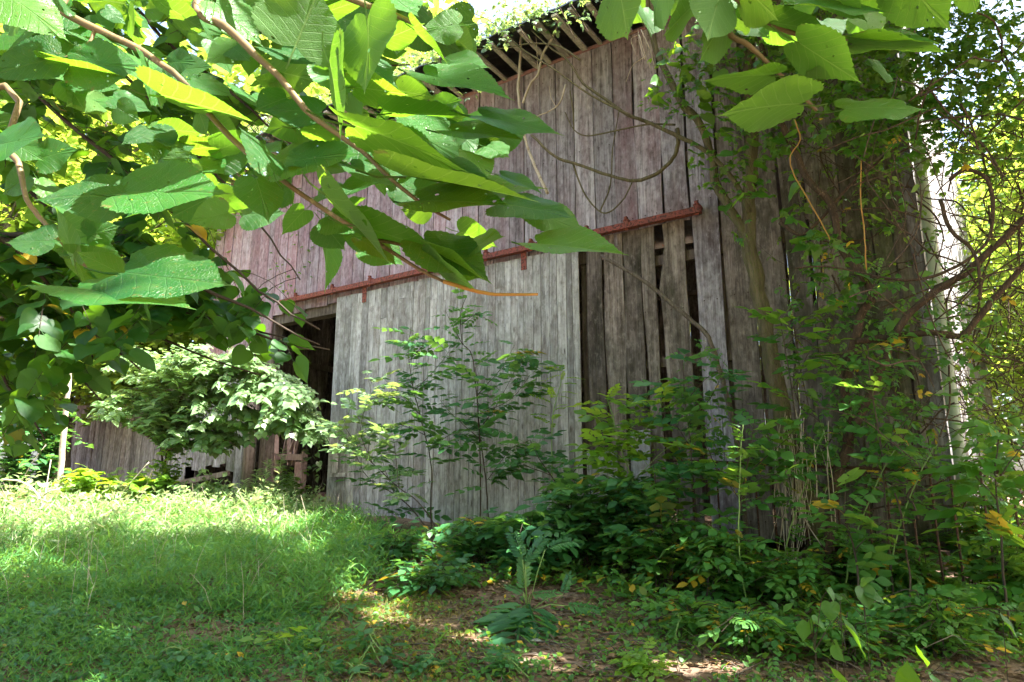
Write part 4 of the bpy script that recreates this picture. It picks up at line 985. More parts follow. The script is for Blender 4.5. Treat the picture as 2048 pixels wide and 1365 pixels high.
# ------------------------------------------------------------------ saplings in front of the door
def sapling(label, lines, off, lsize=.22, temps=T_ROSE, mat=M_SHRUB, step=.09, wood=M_TWIGD, cat='sapling', name='sapling', start=.3, r0=.010, nmax=110, side=1.0, group=None):
    pts0 = [PW(u, v, off) for u, v in lines[0]]
    g = toground(pts0[0]); b = thing(name, g, label, cat, group)
    pos, dr, nr, sz = [], [], [], []; step *= .8
    for li, ln in enumerate(lines):
        pts = [PW(u, v, off + random.uniform(-.06, .06)) for u, v in ln]
        if li == 0: pts = [g] + pts
        r = r0 if li == 0 else r0 * .5
        q = MB(); sp = smoothline(pts, 4, .004); q.tube([p - g for p in sp], lerpr(r, r * .35, len(sp)), 6); q.build('stem' if li == 0 else 'branch', wood, b, True, True)
        al = along(pts, step); n = len(al)
        for j, (p, t) in enumerate(al):
            if li == 0 and j < n * start: continue
            s = 1 if j % 2 else -1; a = random.uniform(0, 2 * math.pi)
            d = Vector((math.cos(a) * side, math.sin(a) * .7 * side, random.uniform(-.1, .5))) + t * .3
            pos.append(list(p)); dr.append(list(d)); nr.append((random.gauss(0, .25), random.gauss(0, .25) - .25, 1)); sz.append(lsize * random.uniform(.6, 1.2))
    leaves(b, temps, pos, dr, nr, sz, mat, nmax)
    return b
SG = 'thin saplings growing in front of the sliding door'
sapling('tall dark-stemmed sapling in front of the middle of the sliding door', [[(978, 1080), (975, 1000), (967, 920), (956, 844), (955, 767), (950, 735)], [(958, 860), (1000, 800), (1040, 720)], [(960, 880), (905, 830), (880, 800)], [(955, 790), (1000, 740), (1030, 690)], [(957, 830), (1020, 800), (1060, 750)], [(975, 960), (1020, 900), (1060, 880)]], .9, .34, group=SG, nmax=140, step=.075)
sapling('leafy sapling before the left part of the sliding door', [[(862, 1060), (862, 1000), (861, 920), (837, 820), (826, 774), (817, 707), (822, 655)], [(840, 830), (800, 790), (770, 760)], [(830, 780), (870, 740), (900, 700)], [(861, 900), (900, 870), (930, 880)], [(850, 870), (800, 850), (770, 860)], [(820, 720), (850, 690), (880, 690)]], .95, .32, group=SG, nmax=140, step=.075)
sapling('sapling leaning left over the door edge with sunlit white leaves', [[(879, 1068), (837, 1005), (798, 976), (745, 927), (703, 889), (680, 860)], [(745, 927), (720, 860), (740, 790), (735, 750)], [(720, 900), (690, 850), (700, 820)], [(798, 976), (790, 900), (780, 850)], [(735, 800), (770, 790), (790, 770)]], 1.3, .32, T_ROSE, M_BUSH, group=SG, nmax=110, step=.07)
sapling('lower curved sapling at the door handle', [[(852, 1060), (825, 1020), (790, 990), (735, 955), (708, 900)], [(790, 990), (770, 940), (760, 900)], [(825, 1020), (790, 1030), (770, 1010)]], 1.1, .28, group=SG, start=.5)
sapling('slim high sapling whose tip reaches above the others on the door', [[(960, 1080), (960, 900), (946, 721), (925, 686), (921, 630), (932, 595)], [(925, 690), (900, 640), (890, 620)], [(922, 650), (950, 630), (975, 640)]], .8, .24, T_ROSE, M_SHRUB, start=.66, group=SG)
sapling('single pale green locust seedling near the right edge of the door', [[(1104, 1000), (1104, 890), (1106, 827), (1118, 781), (1125, 750), (1128, 742)]], .8, .24, T_LOCUST, M_BRIGHT, wood=M_CANE, start=.62, r0=.009, step=.06)
sapling('broad-leaved shrub sapling at the lower right corner of the door', [[(1150, 1060), (1120, 980), (1080, 920), (1060, 880)], [(1120, 980), (1160, 930), (1200, 920)], [(1100, 950), (1040, 930), (1010, 940)], [(1130, 1000), (1200, 970), (1230, 960)]], 1.0, .30, T_ROSE, M_SHRUB, start=.3)
sapling('bright leafy elder seedling in front of the loose pale boards', [[(1290, 1080), (1270, 980), (1240, 890), (1225, 830), (1215, 800)], [(1250, 900), (1300, 850), (1330, 800)], [(1240, 890), (1280, 830), (1300, 780)], [(1270, 960), (1330, 900), (1380, 880)], [(1260, 930), (1220, 900), (1200, 905)], [(1290, 1000), (1350, 960), (1400, 940)]], 1.2, .34, T_ROSE, M_BRIGHT, start=.3, wood=M_CANE, nmax=120, step=.06)
RG = 'leafy saplings and weeds against the right wall'
sapling('grey-green leafy sapling left of the mossy trunk, below the slanting branch', [[(1400, 1120), (1390, 1000), (1380, 880), (1370, 790), (1365, 720)], [(1385, 900), (1340, 830), (1320, 770)], [(1380, 850), (1430, 780), (1450, 720)], [(1375, 800), (1410, 760), (1440, 740)]], 1.3, .27, T_BRAM, M_SHRUB, group=RG, start=.35, step=.085)
sapling('bushy sapling right in front of the mossy trunk', [[(1470, 1150), (1480, 1020), (1500, 900), (1510, 840)], [(1480, 1000), (1430, 930), (1410, 880)], [(1490, 950), (1550, 900), (1590, 860)], [(1485, 980), (1540, 950), (1580, 960)]], 1.5, .28, T_BRAM, M_BRAM, group=RG, start=.25, step=.085)
sapling('bright leafy spray crossing the dark planks right of the mossy trunk', [[(1580, 1100), (1590, 950), (1590, 830), (1570, 700), (1560, 630)], [(1585, 780), (1620, 700), (1650, 660)], [(1570, 700), (1610, 640), (1650, 610)]], 1.2, .26, T_BRAM, M_IVY, group=RG, start=.4, step=.085)
sapling('thin sapling with small leaves between the brown vine and the downspout', [[(1780, 1120), (1770, 1000), (1760, 880), (1740, 760), (1735, 690)], [(1765, 900), (1820, 830), (1850, 790)], [(1750, 800), (1700, 740), (1680, 720)], [(1768, 960), (1830, 920), (1870, 930)]], 1.3, .24, T_BRAM, M_BRAM, group=RG, start=.3, step=.085)
sapling('leafy shrub at the right picture edge, taller than the corner bramble', [[(2010, 1180), (2000, 1050), (1990, 950), (2000, 860)], [(1995, 1000), (1950, 950), (1930, 920)], [(1995, 960), (2040, 900), (2060, 880)], [(2000, 1050), (1950, 1030), (1920, 1040)]], 1.8, .25, T_BRAM, M_IVY, group=RG, start=.15, step=.05)
sapling('low leafy sapling between the loose boards and the gate', [[(1330, 1120), (1320, 1030), (1310, 960), (1305, 920)], [(1320, 1020), (1280, 980), (1260, 960)], [(1315, 990), (1360, 950), (1390, 940)]], 1.6, .27, T_BRAM, M_SHRUB, group=RG, start=.2, step=.055)
sapling('leafy sapling before the gate bars and the brown vine foot', [[(1720, 1190), (1710, 1110), (1690, 1030), (1690, 980)], [(1710, 1100), (1760, 1050), (1790, 1040)], [(1700, 1060), (1650, 1020), (1620, 1010)]], 1.8, .25, T_BRAM, M_BRAM, group=RG, start=.2, step=.055)
dv = thing('dead_stalks', toground(PW(1590, 1180, 1.2)), 'bundle of dry straw-coloured stalks hanging at the foot of the mossy trunk', 'dead stalks'); q = MB()
for i in range(46):
    u_ = random.gauss(1590, 28); v0_ = random.uniform(820, 960); v1_ = v0_ + random.uniform(90, 260); o_ = 1.15 + random.uniform(-.15, .15)
    q.tube([p - Vector(dv.location) for p in smoothline([PW(u_, v0_, o_), PW(u_ + random.gauss(4, 9), (v0_ + v1_) / 2, o_), PW(u_ + random.gauss(8, 16), v1_, o_)], 2)], random.uniform(.002, .0045), 4, False)
q.build('stalk', M_PALE, dv, True, True)['kind'] = 'stuff'
vn = thing('vine_strands', toground(PW(1700, 1100, .8)), 'many thin dark vine strands crisscrossing over the dark right planks', 'vine'); q = MB(); pos, dr, nr, sz = [], [], [], []
for i in range(48):
    u_ = random.uniform(1580, 1860); v_ = random.uniform(150, 760); o_ = random.uniform(.1, .6); ang = random.uniform(0, 3.14); pts = []
    for k in range(6): pts.append(PW(u_, v_, o_)); ang += random.gauss(0, .45); u_ += 42 * math.cos(ang); v_ += 42 * math.sin(ang) * 1.2; o_ = max(.08, o_ + random.gauss(0, .1))
    r_ = random.choice((.002, .003, .004, .007)); q.tube([p - Vector(vn.location) for p in smoothline(pts, 3, .004)], lerpr(r_ * 1.4, r_ * .5, 16), 5, False)
    for lp, lt in along(pts, .12):
        if random.random() < .6: a_2 = random.uniform(0, 6.28); pos.append(list(lp)); dr.append((math.cos(a_2), math.sin(a_2), random.uniform(-.8, .1))); nr.append((random.gauss(0, .4), -.4, 1)); sz.append(random.uniform(.06, .13))
q.build('strand', M_VINE, vn, True, True)['kind'] = 'stuff'
leaves(vn, T_CREEP + T_BRAM[:2], pos, dr, nr, sz, M_IVY, 250)
CG = 'arching thorny green canes in front of the right wall'
for lab, ln in [('upright green cane with small leaves left of the mossy trunk', [(1532, 1338), (1493, 1201), (1479, 1103), (1479, 990), (1483, 885), (1486, 850)]), ('green cane curving up between the mossy trunk and the brown vine', [(1560, 1200), (1567, 1131), (1581, 1054), (1609, 976), (1630, 906), (1650, 860)]),
                ('green cane with yellow leaves leaning right of the brown vine', [(1690, 1200), (1697, 1124), (1708, 1082), (1732, 1019), (1764, 945), (1790, 900)]), ('long green cane leaning toward the white downspout', [(1775, 1180), (1785, 1110), (1803, 1040), (1834, 962), (1862, 906), (1875, 890)])]:
    sapling(lab, [ln], 1.9 if ln[0][0] < 1540 else 1.3, .12, T_ROSE, M_BRAM, .05, M_CANE, 'cane', 'rose_cane', .1, .009, 60, group=CG)

# ------------------------------------------------------------------ low bushes and brambles
def bush(label, u, v, h, rad, n_st, lsize, temps, mat, name='bramble_bush', cat='bush', wood=M_TWIGD, step=.06, group=None, nmax=90, at=None, flop=.5, side=.6):
    g = Vector(at) if at is not None else gp(u, v); g.z = float(gz(g.x, g.y))
    b = thing(name, g, label, cat, group); q = MB(); pos, dr, nr, sz = [], [], [], []
    for i in range(n_st):
        a = random.uniform(0, 2 * math.pi); rr = rad * random.uniform(.2, 1)
        e = Vector((math.cos(a) * rr, math.sin(a) * rr, h * random.uniform(.45, 1.0)))
        m_ = Vector((e.x * .35, e.y * .35, e.z * random.uniform(.7, 1.0))); s0 = Vector((random.uniform(-.15, .15), random.uniform(-.15, .15), 0))
        e.z -= flop * rr * .4
        pts = [s0, m_, e]; q.tube(smoothline(pts, 3, .004), lerpr(.005, .002, 7), 4, False)
        for j, (p, t) in enumerate(along(pts, step)):
            if j * step < h * .12: continue
            a2 = random.uniform(0, 6.283)
            d = Vector((math.cos(a2), math.sin(a2), random.uniform(-.3, .5))) + t * .4
            wp = g + p
            pos.append(list(wp)); dr.append(list(d)); nr.append((random.gauss(0, .3), random.gauss(0, .3), 1)); sz.append(lsize * random.uniform(.55, 1.25))
    q.build('stem', wood, b, True, True)
    leaves(b, temps, pos, dr, nr, sz, mat, nmax)
    return b
UG = 'low bushes along the foot of the barn'
BL = [  # label, u, v(base), h, rad, stems, leaf size, templates, mat
 ('dark green weedy bush at the left foot of the door', 800, 1130, .45, .42, 34, .15, T_TRI, M_SHRUB),
 ('low three-leaved bush at the front of the bare soil patch', 860, 1185, .28, .40, 36, .15, T_TRI, M_SHRUB),
 ('broad dark bush below the middle of the sliding door', 960, 1130, .5, .5, 40, .17, T_TRI, M_SHRUB),
 ('leafy bush below the right half of the sliding door', 1060, 1150, .6, .5, 40, .18, T_BRAM, M_SHRUB),
 ('tall spreading bush at the right door edge', 1160, 1140, .95, .6, 46, .22, T_BRAM, M_SHRUB),
 ('grey-green bush between the door and the loose boards', 1250, 1150, .9, .55, 46, .20, T_BRAM, M_SHRUB),
 ('bramble bush with yellowing leaves before the left gate end', 1340, 1180, .7, .55, 46, .15, T_BRAM, M_BRAM),
 ('bramble thicket in front of the mossy trunk', 1440, 1200, .75, .55, 50, .15, T_BRAM, M_BRAM),
 ('bramble patch at the foot of the brown vine', 1600, 1210, .55, .5, 46, .13, T_BRAM, M_BRAM),
 ('bramble patch below the gate bars', 1730, 1180, .5, .5, 46, .13, T_BRAM, M_BRAM),
 ('bramble patch left of the downspout foot', 1840, 1200, .55, .5, 46, .13, T_BRAM, M_BRAM),
 ('dense bush hiding the foot of the white downspout', 1990, 1190, .9, .5, 50, .16, T_BRAM, M_BRAM),
 ('low bramble with yellow leaves at the lower right', 1500, 1300, .35, .5, 46, .12, T_BRAM, M_BRAM),
 ('low tangled bramble in the right foreground', 1700, 1320, .35, .45, 50, .11, T_BRAM, M_BRAM),
 ('tangled bramble at the lower right corner', 1900, 1310, .5, .45, 56, .11, T_BRAM, M_BRAM),
 ('thin weed bush on the dark soil right of the sumac', 1380, 1260, .3, .4, 30, .12, T_BRAM, M_BRAM),
 ('drooping bush at the right picture edge above the corner bramble', 2040, 1260, .9, .4, 50, .13, T_BRAM, M_BRAM)]
for (lab, u, v, h, rad, ns, ls, T, mt) in BL: bush(lab, u, v, h * (.8 if v > 1190 else 1), rad, int(ns * .75), ls * 1.15, T, mt, group=UG, nmax=130, step=.075)
# left weeds
bush('sunlit broad-leaved weed clump at the foot of the pale sapling trunk', 165, 1060, .75, .5, 40, .14, HLOW, M_BRIGHT, 'weed_clump', 'weed', M_CANE, .06, nmax=150, at=P(165, 1040, 9.8))
bush('sunlit broad-leaved weed clump in front of the shed hole', 290, 1060, .6, .45, 34, .14, HLOW, M_BRIGHT, 'weed_clump', 'weed', M_CANE, .06, nmax=130, at=P(290, 1040, 9.9))
bush('dark green bush at the left edge below the tree', 30, 1000, 1.6, .8, 60, .12, HLOW, M_SHRUB, 'bramble_bush', 'bush', M_VINE, .07, nmax=150, at=P(20, 1000, 10.8))
bush('dark green bush between the left edge and the pale sapling trunk', 90, 1000, 1.7, .6, 50, .12, HLOW, M_SHRUB, 'bramble_bush', 'bush', M_VINE, .07, nmax=150, at=P(85, 1000, 11.2))
bush('maple seedling standing before the shed hole', 330, 1000, .95, .32, 22, .16, T_CREEP, M_BRIGHT, 'maple_seedling', 'sapling', M_CANE, .05, at=P(328, 1010, 10.3), nmax=90)
bush('leafy seedling at the right side of the shed hole', 430, 1010, .5, .35, 20, .15, T_CREEP, M_BRIGHT, 'maple_seedling', 'sapling', M_CANE, .06, at=P(425, 1020, 10.3), nmax=70)
bush('broad green seedling beside the wooden rack', 590, 960, .75, .25, 14, .16, T_CREEP, M_IVY, 'maple_seedling', 'sapling', M_CANE, .06, at=P(583, 1010, 10.1), nmax=50)
# goldenrod
def goldenrod(u, v, h, lab, dep):
    g = P(u, v, dep); g.z = float(gz(g.x, g.y)); b = thing('goldenrod', g, lab, 'weed', 'tall feathery weeds in the sunlit strip'); q = MB(); q.tube([(0, 0, 0), (.02, 0, h * .5), (.05, 0, h)], [.006, .005, .003], 5); q.build('stem', M_CANE, b, True, True)
    n = 130; t = rng.uniform(.15, 1, n); a = rng.uniform(0, 6.28, n); pos = np.c_[.05 * t, 0 * t, h * t] + np.array(g)
    dr = np.c_[np.cos(a), np.sin(a), rng.uniform(.1, .7, n)]; leaves(b, [tiny_leaf(.2)], pos, dr, np.c_[rng.normal(0, .3, n), rng.normal(0, .3, n), np.ones(n)], rng.uniform(.08, .17, n) * (1.2 - .6 * t), M_SUNLIT, 100, minpx=8)
for u, h, lab, dep in [(548, .95, 'tallest feathery weed, right in the sunlit strip', 9.7), (520, .8, 'feathery weed just left of the tallest one', 9.6), (500, .65, 'shorter feathery weed at the rack', 9.7), (572, .6, 'feathery weed between the tallest one and the doorway', 9.8), (475, .5, 'small feathery weed before the shed boards', 9.6)]: goldenrod(u, 1040, h, lab, dep)

# tree-of-heaven fronds
ail = thing('sumac_seedling', gp(1055, 1225), 'sumac seedling with long fern-like fronds at the edge of the bare soil', 'sapling'); ail.location.z -= .0
b0 = np.array(ail.location); pos, dr, nr, sz = [], [], [], []
q = MB()
dA = proj([b0])[2][0]
for (u0, v0, u1, v1, dd, wd) in [(1058, 1208, 962, 1250, -.15, 1), (1058, 1208, 1094, 1298, -.45, 1), (1046, 1185, 1050, 1095, .1, .8), (1125, 1190, 1140, 1140, .1, 1), (1130, 1212, 1192, 1210, .0, 1), (1045, 1215, 1035, 1290, -.4, 1), (1046, 1190, 1010, 1160, .1, .9), (1050, 1130, 1090, 1060, .1, .8), (1045, 1120, 1020, 1050, .2, .8), (1090, 1100, 1160, 1060, .2, .8), (1060, 1190, 1120, 1180, .0, .8)]:
    A_ = P(u0, v0, dA)
    if v1 > 1190: B_ = gp(u1, v1 + 24) + Vector((0, 0, .085))
    else: B_ = P(u1, v1, dA + dd)
    pos.append(list(A_)); dr.append(list(B_ - A_)); sz.append((B_ - A_).length * (1.1 if v1 > 1190 else .8)); nr.append((random.gauss(0, .1), -.7, 1))
    q.tube([Vector((0, 0, 0)), (A_ - Vector(b0)) * .6 + Vector((0, 0, .03)), A_ - Vector(b0)], .004, 5)
q.build('stem', M_CANE, ail, True, True)
leaves(ail, T_AIL, pos, dr, nr, sz, M_SHRUB, 20)
# small single plants on the soil and in the right foreground
FG = [('three-leaved seedling at the left edge of the bare soil', 735, 1320, .22, .16, T_TRI, M_SHRUB, 5), ('tiny dark seedling on the bottom edge left of centre', 705, 1360, .10, .13, T_CREEP, M_SHRUB, 6), ('bluish three-leaved sprig above the bare soil', 680, 1240, .16, .14, T_TRI, M_SHRUB, 4),
      ('small leafy sprig at the bottom centre', 860, 1345, .12, .13, T_ROSE, M_SHRUB, 8), ('pale green seedling at the bottom right of centre', 1290, 1350, .14, .16, T_ROSE, M_BRIGHT, 8), ('seedling in the grass at the bottom left', 360, 1330, .12, .13, T_TRI, M_SHRUB, 6),
      ('pale sprig in front of the sumac fronds', 1010, 1345, .12, .12, T_ROSE, M_SHRUB, 8), ('small pair-leaved seedling on the dark soil', 1365, 1280, .18, .12, T_ROSE, M_BRAM, 5), ('sprig among the grass below the dark bush', 560, 1300, .12, .12, T_TRI, M_BRIGHT, 5), ('leafy sprig at the edge of the dark soil at far left', 110, 1255, .1, .14, T_TRI, M_SHRUB, 8)]
for lab, u, v, h, ls, T, mt, ns in FG: bush(lab, u, v, h, .12, ns, ls, T, mt, 'seedling', 'seedling', M_CANE, .05, nmax=30)
BLV = [('bluish broad-leaved vine sprig low in the right foreground', 3.3, [(1725, 1175, 1748, 1240, 40), (1722, 1165, 1758, 1148, 30), (1735, 1180, 1790, 1215, 36), (1660, 1205, 1668, 1265, 34)]),
       ('broad-leaved vine sprig below the brown vine foot', 3.1, [(1625, 1240, 1672, 1270, 34), (1615, 1245, 1600, 1300, 32), (1690, 1250, 1760, 1345, 44), (1670, 1290, 1690, 1340, 36), (1655, 1180, 1680, 1215, 22)]),
       ('broad leaves at the lower right edge', 3.0, [(2005, 1240, 2060, 1300, 44), (2010, 1295, 2060, 1305, 40), (1840, 1300, 1870, 1345, 34), (1860, 1350, 1900, 1370, 34)]),
       ('bright leaves rising from the right bottom', 3.2, [(1690, 1365, 1640, 1290, 30), (1820, 1385, 1805, 1300, 26), (1680, 1200, 1655, 1175, 20), (1935, 1400, 1960, 1330, 30)])]
for lab, dep, ls in BLV:
    g = toground(P(ls[0][0], ls[0][1] + 90, dep)); b = thing('vine_sprig', g, lab, 'vine', 'broad-leaved vine sprigs in the right foreground'); q = MB()
    A0 = P(ls[0][0], ls[0][1], dep)
    for (u0, v0, u1, v1, w) in ls:
        A_ = P(u0, v0, dep); B_ = P(u1, v1, dep + random.uniform(-.08, .05)); d = B_ - A_; s = d.length * .68
        q.tube([Vector((0, 0, 0)), (A0 - g) * .5 + Vector((.03, .05, .03)), A0 - g] if A_ == A0 else [(A0 - g) * .8, (A0 - g) * .4 + (A_ - g) * .6 + Vector((0, 0, .01)), A_ - g], .0015, 5)
        leaves(b, HMID, [list(A_)], [list(d)], [(random.gauss(0, .3), -.35, 1)], [s], M_MULF, 5)
    q.build('stem', M_TWIGD, b, True, True)

# ------------------------------------------------------------------ climbers on the right and on the roof
iv = thing('climbing_creeper', PW(1505, 480, .8), 'dark green creeper wrapped around the top of the mossy trunk', 'vine')
def cloud_vine(par, blobs, off, size, temps, mat, nmax, low=None, nrm=(0, -.5, 1)):
    pos = []; 
    for (u, v, ru, rv, n) in blobs:
        for _ in range(n):
            a = random.uniform(0, 6.28); r = random.random() ** .6
            pos.append(list(PW(u + math.cos(a) * r * ru, v + math.sin(a) * r * rv, off + random.uniform(-.3, .35))))
    n = len(pos); a = rng.uniform(0, 6.28, n)
    dr = np.c_[np.cos(a), np.sin(a) * .6 - .3, rng.uniform(-.8, .1, n)]; nr = np.array(nrm) + rng.normal(0, .4, (n, 3))
    leaves(par, temps, pos, dr, nr, size * rng.uniform(.55, 1.25, n), mat, nmax, low)
cloud_vine(iv, [(1420, 100, 90, 60, 110), (1340, 190, 60, 50, 60), (1460, 210, 80, 60, 90), (1430, 320, 60, 60, 40), (1490, 330, 60, 70, 70), (1540, 260, 60, 60, 80), (1560, 130, 70, 80, 130), (1500, 60, 90, 60, 110), (1480, 420, 30, 60, 20), (1590, 400, 40, 60, 24), (1640, 500, 50, 60, 30), (1700, 560, 50, 50, 30), (1380, 120, 70, 60, 70), (1720, 420, 40, 100, 16)], .85, .15, T_CREEP + HMID[:2], M_IVY, 300, T_CREEP)
rt = thing('wall_thicket', PW(1750, 100, .9), 'dense leafy climber hanging over the upper right wall', 'vine')
cloud_vine(rt, [(1640, 100, 120, 110, 430), (1760, 120, 130, 120, 560), (1880, 120, 110, 130, 520), (1700, 240, 90, 70, 240), (1820, 260, 110, 80, 330), (1980, 80, 110, 140, 520), (1980, 260, 90, 120, 260), (1760, 20, 200, 80, 320), (1760, 400, 60, 80, 30), (1560, 30, 120, 60, 160)], .95, .13, T_CREEP + T_ROSE[:2], M_IVY, 300, T_CREEP)
dangle = [('long yellow dangling tendril before the right planks', [(1722, 320), (1722, 400), (1730, 480), (1733, 540)]), ('short orange dangling tendril left of the brown vine', [(1590, 240), (1600, 280), (1580, 330), (1640, 440), (1660, 480)])]
for lab, uv in dangle:
    b = thing('tendril', PW(*uv[0], 1.2), lab, 'vine'); q = MB(); q.tube([p - Vector(b.location) for p in smoothline([PW(u, v, 1.2) for u, v in uv], 4, .004)], .006, 5); q.build('stem', M_ORTW, b, True, True)
lh = thing('lath_creeper', BW(3.4, 7.5, .8), 'leafy creeper hanging in front of the roof laths at the top', 'vine')
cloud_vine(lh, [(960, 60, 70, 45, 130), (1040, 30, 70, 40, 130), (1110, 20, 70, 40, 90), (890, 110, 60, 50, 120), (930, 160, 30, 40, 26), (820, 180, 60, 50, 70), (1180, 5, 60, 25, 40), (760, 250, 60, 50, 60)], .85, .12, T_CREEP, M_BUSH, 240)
wc = thing('wall_creeper', PW(1700, 700, .5), 'loose leafy creeper spread over the middle of the dark right planks', 'vine')
cloud_vine(wc, [(1650, 560, 90, 120, 90), (1760, 650, 80, 140, 110), (1700, 820, 110, 110, 150), (1580, 930, 90, 90, 100), (1800, 900, 80, 120, 130), (1450, 880, 80, 80, 60), (1850, 620, 60, 120, 50), (1400, 760, 60, 90, 50), (1940, 650, 70, 140, 110), (1980, 900, 70, 140, 130)], .9, .12, T_CREEP + T_BRAM + T_SMALL, M_BRAM, 300, T_CREEP + T_BRAM)
# tangled thicket right of the corner
th = thing('corner_thicket', (5.9, 6.4, float(gz(5.9, 6.4))), 'tangle of thin twigs and small yellow-green leaves right of the barn corner', 'bush')
pos, dr, nr, sz = [], [], [], []
q = MB(); tb = Vector(th.location)
for i in range(620):
    u0 = random.uniform(1780, 2200); v0 = random.uniform(150, 1050); d0 = random.uniform(5.6, 8.2)
    if u0 < 1890:
        if i % 4: u0 += 180
        else: d0 = random.uniform(4.9, 5.9)
    p = P(u0, v0, d0); d = Vector((random.gauss(0, 1), random.gauss(0, .6), random.gauss(0, .8) - .1)).normalized(); pts = [p]
    for k in range(4):
        d = (d + Vector((random.gauss(0, .3), random.gauss(0, .3), random.gauss(0, .25) - .12))).normalized(); p = p + d * random.uniform(.12, .3); pts.append(p)
    q.tube([x - tb for x in smoothline(pts, 2)], random.choice((.003, .004, .005, .008)), 4, False)
    for (lp, lt) in along(pts, .085):
        if random.random() < .55:
            a = random.uniform(0, 6.28); pos.append(list(lp)); dr.append((math.cos(a), math.sin(a), random.uniform(-.6, .3))); nr.append((random.gauss(0, .4), random.gauss(0, .4), 1)); sz.append(random.uniform(.035, .085))
q.build('twig_tangle', M_VINE, th, True, True)['kind'] = 'stuff'
pos = np.array(pos); u, v, d = proj(pos); k = (u > 1915) | (rng.random(len(u)) < .12)
leaves(th, T_SMALL, pos[k], np.array(dr)[k], np.array(nr)[k], np.array(sz)[k], M_FAR, 200)
# vine on the roof edge
rv = thing('roof_creeper', BW(2.2, 7.7, .9), 'sunlit pale creeper sprawling over the roof edge laths', 'vine')
n = 2600; s = rng.uniform(-3, 4.6, n) ; off = rng.uniform(-.9, .98, n)
z = 7.74 + np.where(off < 1.0, (.95 - off) * .66, .0) + rng.uniform(-.02, .22, n); z = np.where(off > 1.04, z - rng.uniform(0, .5, n), z)
hang = rng.random(n) < .12
pos = np.array(WO)[None] + s[:, None] * np.array(WD) - off[:, None] * np.array(WN); pos[:, 2] = z
a = rng.uniform(0, 6.28, n)
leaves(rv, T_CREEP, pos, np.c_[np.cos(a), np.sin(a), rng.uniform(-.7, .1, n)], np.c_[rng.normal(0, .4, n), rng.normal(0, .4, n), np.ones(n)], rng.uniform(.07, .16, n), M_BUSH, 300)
q = MB()
for i in range(30):
    s0 = random.uniform(-2, 5); pts = [BW(s0, 8.1, .5), BW(s0 + random.uniform(-.4, .4), 7.8, 1.1), BW(s0 + random.uniform(-.5, .5), 7.8 - random.uniform(.3, 1.0), 1.1)]
    q.tube([p - Vector(rv.location) for p in smoothline(pts, 3, .01)], .005, 4, False)
q.build('stem', M_VINE, rv, True, True)
for i, (ln, lab) in enumerate([([(560, 400), (590, 440), (600, 500), (610, 540)], 'thin leafy creeper string on the faded red wall, left one'), ([(545, 520), (560, 545), (580, 600)], 'small creeper string low on the faded red wall')]):
    b = thing('wall_creeper', PW(*ln[0], .1), lab, 'vine'); creeper_string(b, ln, .08, .05, .09, M_IVY, T_CREEP, 40)

# ------------------------------------------------------------------ background trees
def bgtree(x, y, h, r, label, seedn=6000, tz=None, crown0=.25, ls=.22, share=None):
    g = Vector((x, y, float(gz(x, y)))); b = thing('forest_tree', g, label, 'tree', 'woodland trees behind the barn')
    q = MB(); q.tube(smoothline([(0, 0, -.2), (.2, .1, h * .35), (-.1, .2, h * .7), (.1, 0, h * .95)], 3), lerpr(.22, .05, 10), 8)
    q.build('trunk', M_BARK2, b, True, True)
    q = MB(); cs = []
    for i in range(26):
        t = random.uniform(crown0, .98); a = random.uniform(0, 6.28); rr = r * math.sin(math.pi * min(1, (t - crown0 + .12) / (1.15 - crown0))) * random.uniform(.5, 1)
        e = Vector((math.cos(a) * rr, math.sin(a) * rr, h * t + .4)); cs.append(e)
        q.tube(smoothline([(0, 0, h * t * .85), e * .5 + Vector((0, 0, h * t * .45)), e], 2), lerpr(.05, .012, 5), 5, False)
    q.build('branch', M_BARK2, b, True, True)
    k = rng.integers(0, len(cs), seedn); C = np.array([list(c) for c in cs])[k]
    o = rng.normal(0, 1, (seedn, 3)) * np.array([.55, .55, .28]) * r * .38
    pos = C + o + np.array(g); a = rng.uniform(0, 6.28, seedn)
    merged('foliage', T_SMALL[:1] + T_TINY, pos, np.c_[np.cos(a), np.sin(a), rng.uniform(-.7, .2, seedn)], np.c_[rng.normal(0, .5, seedn), rng.normal(0, .5, seedn), np.ones(seedn)], rng.uniform(.6, 1.2, seedn) * ls, M_FAR, b, None, 'stuff', b.location)
    return b
def btdup(src, x, y, sc, rz, label):
    g = Vector((x, y, float(gz(x, y)))); c = src.copy(); COL.objects.link(c); c.location = g; c.rotation_euler = (0, 0, rz); c.scale = (sc, sc, sc); c['label'] = label
    for ch in src.children:
        d = ch.copy(); COL.objects.link(d); d.parent = c
        if ch.name.startswith('foliage'): d.matrix_basis = ch.matrix_basis
A_t = bgtree(-9.5, 17, 9, 3.2, 'leafy tree behind the left end of the shed', 9000)
B_t = bgtree(11.5, 13, 8, 3.0, 'yellow-green tree right behind the barn corner', 9000, crown0=.08)
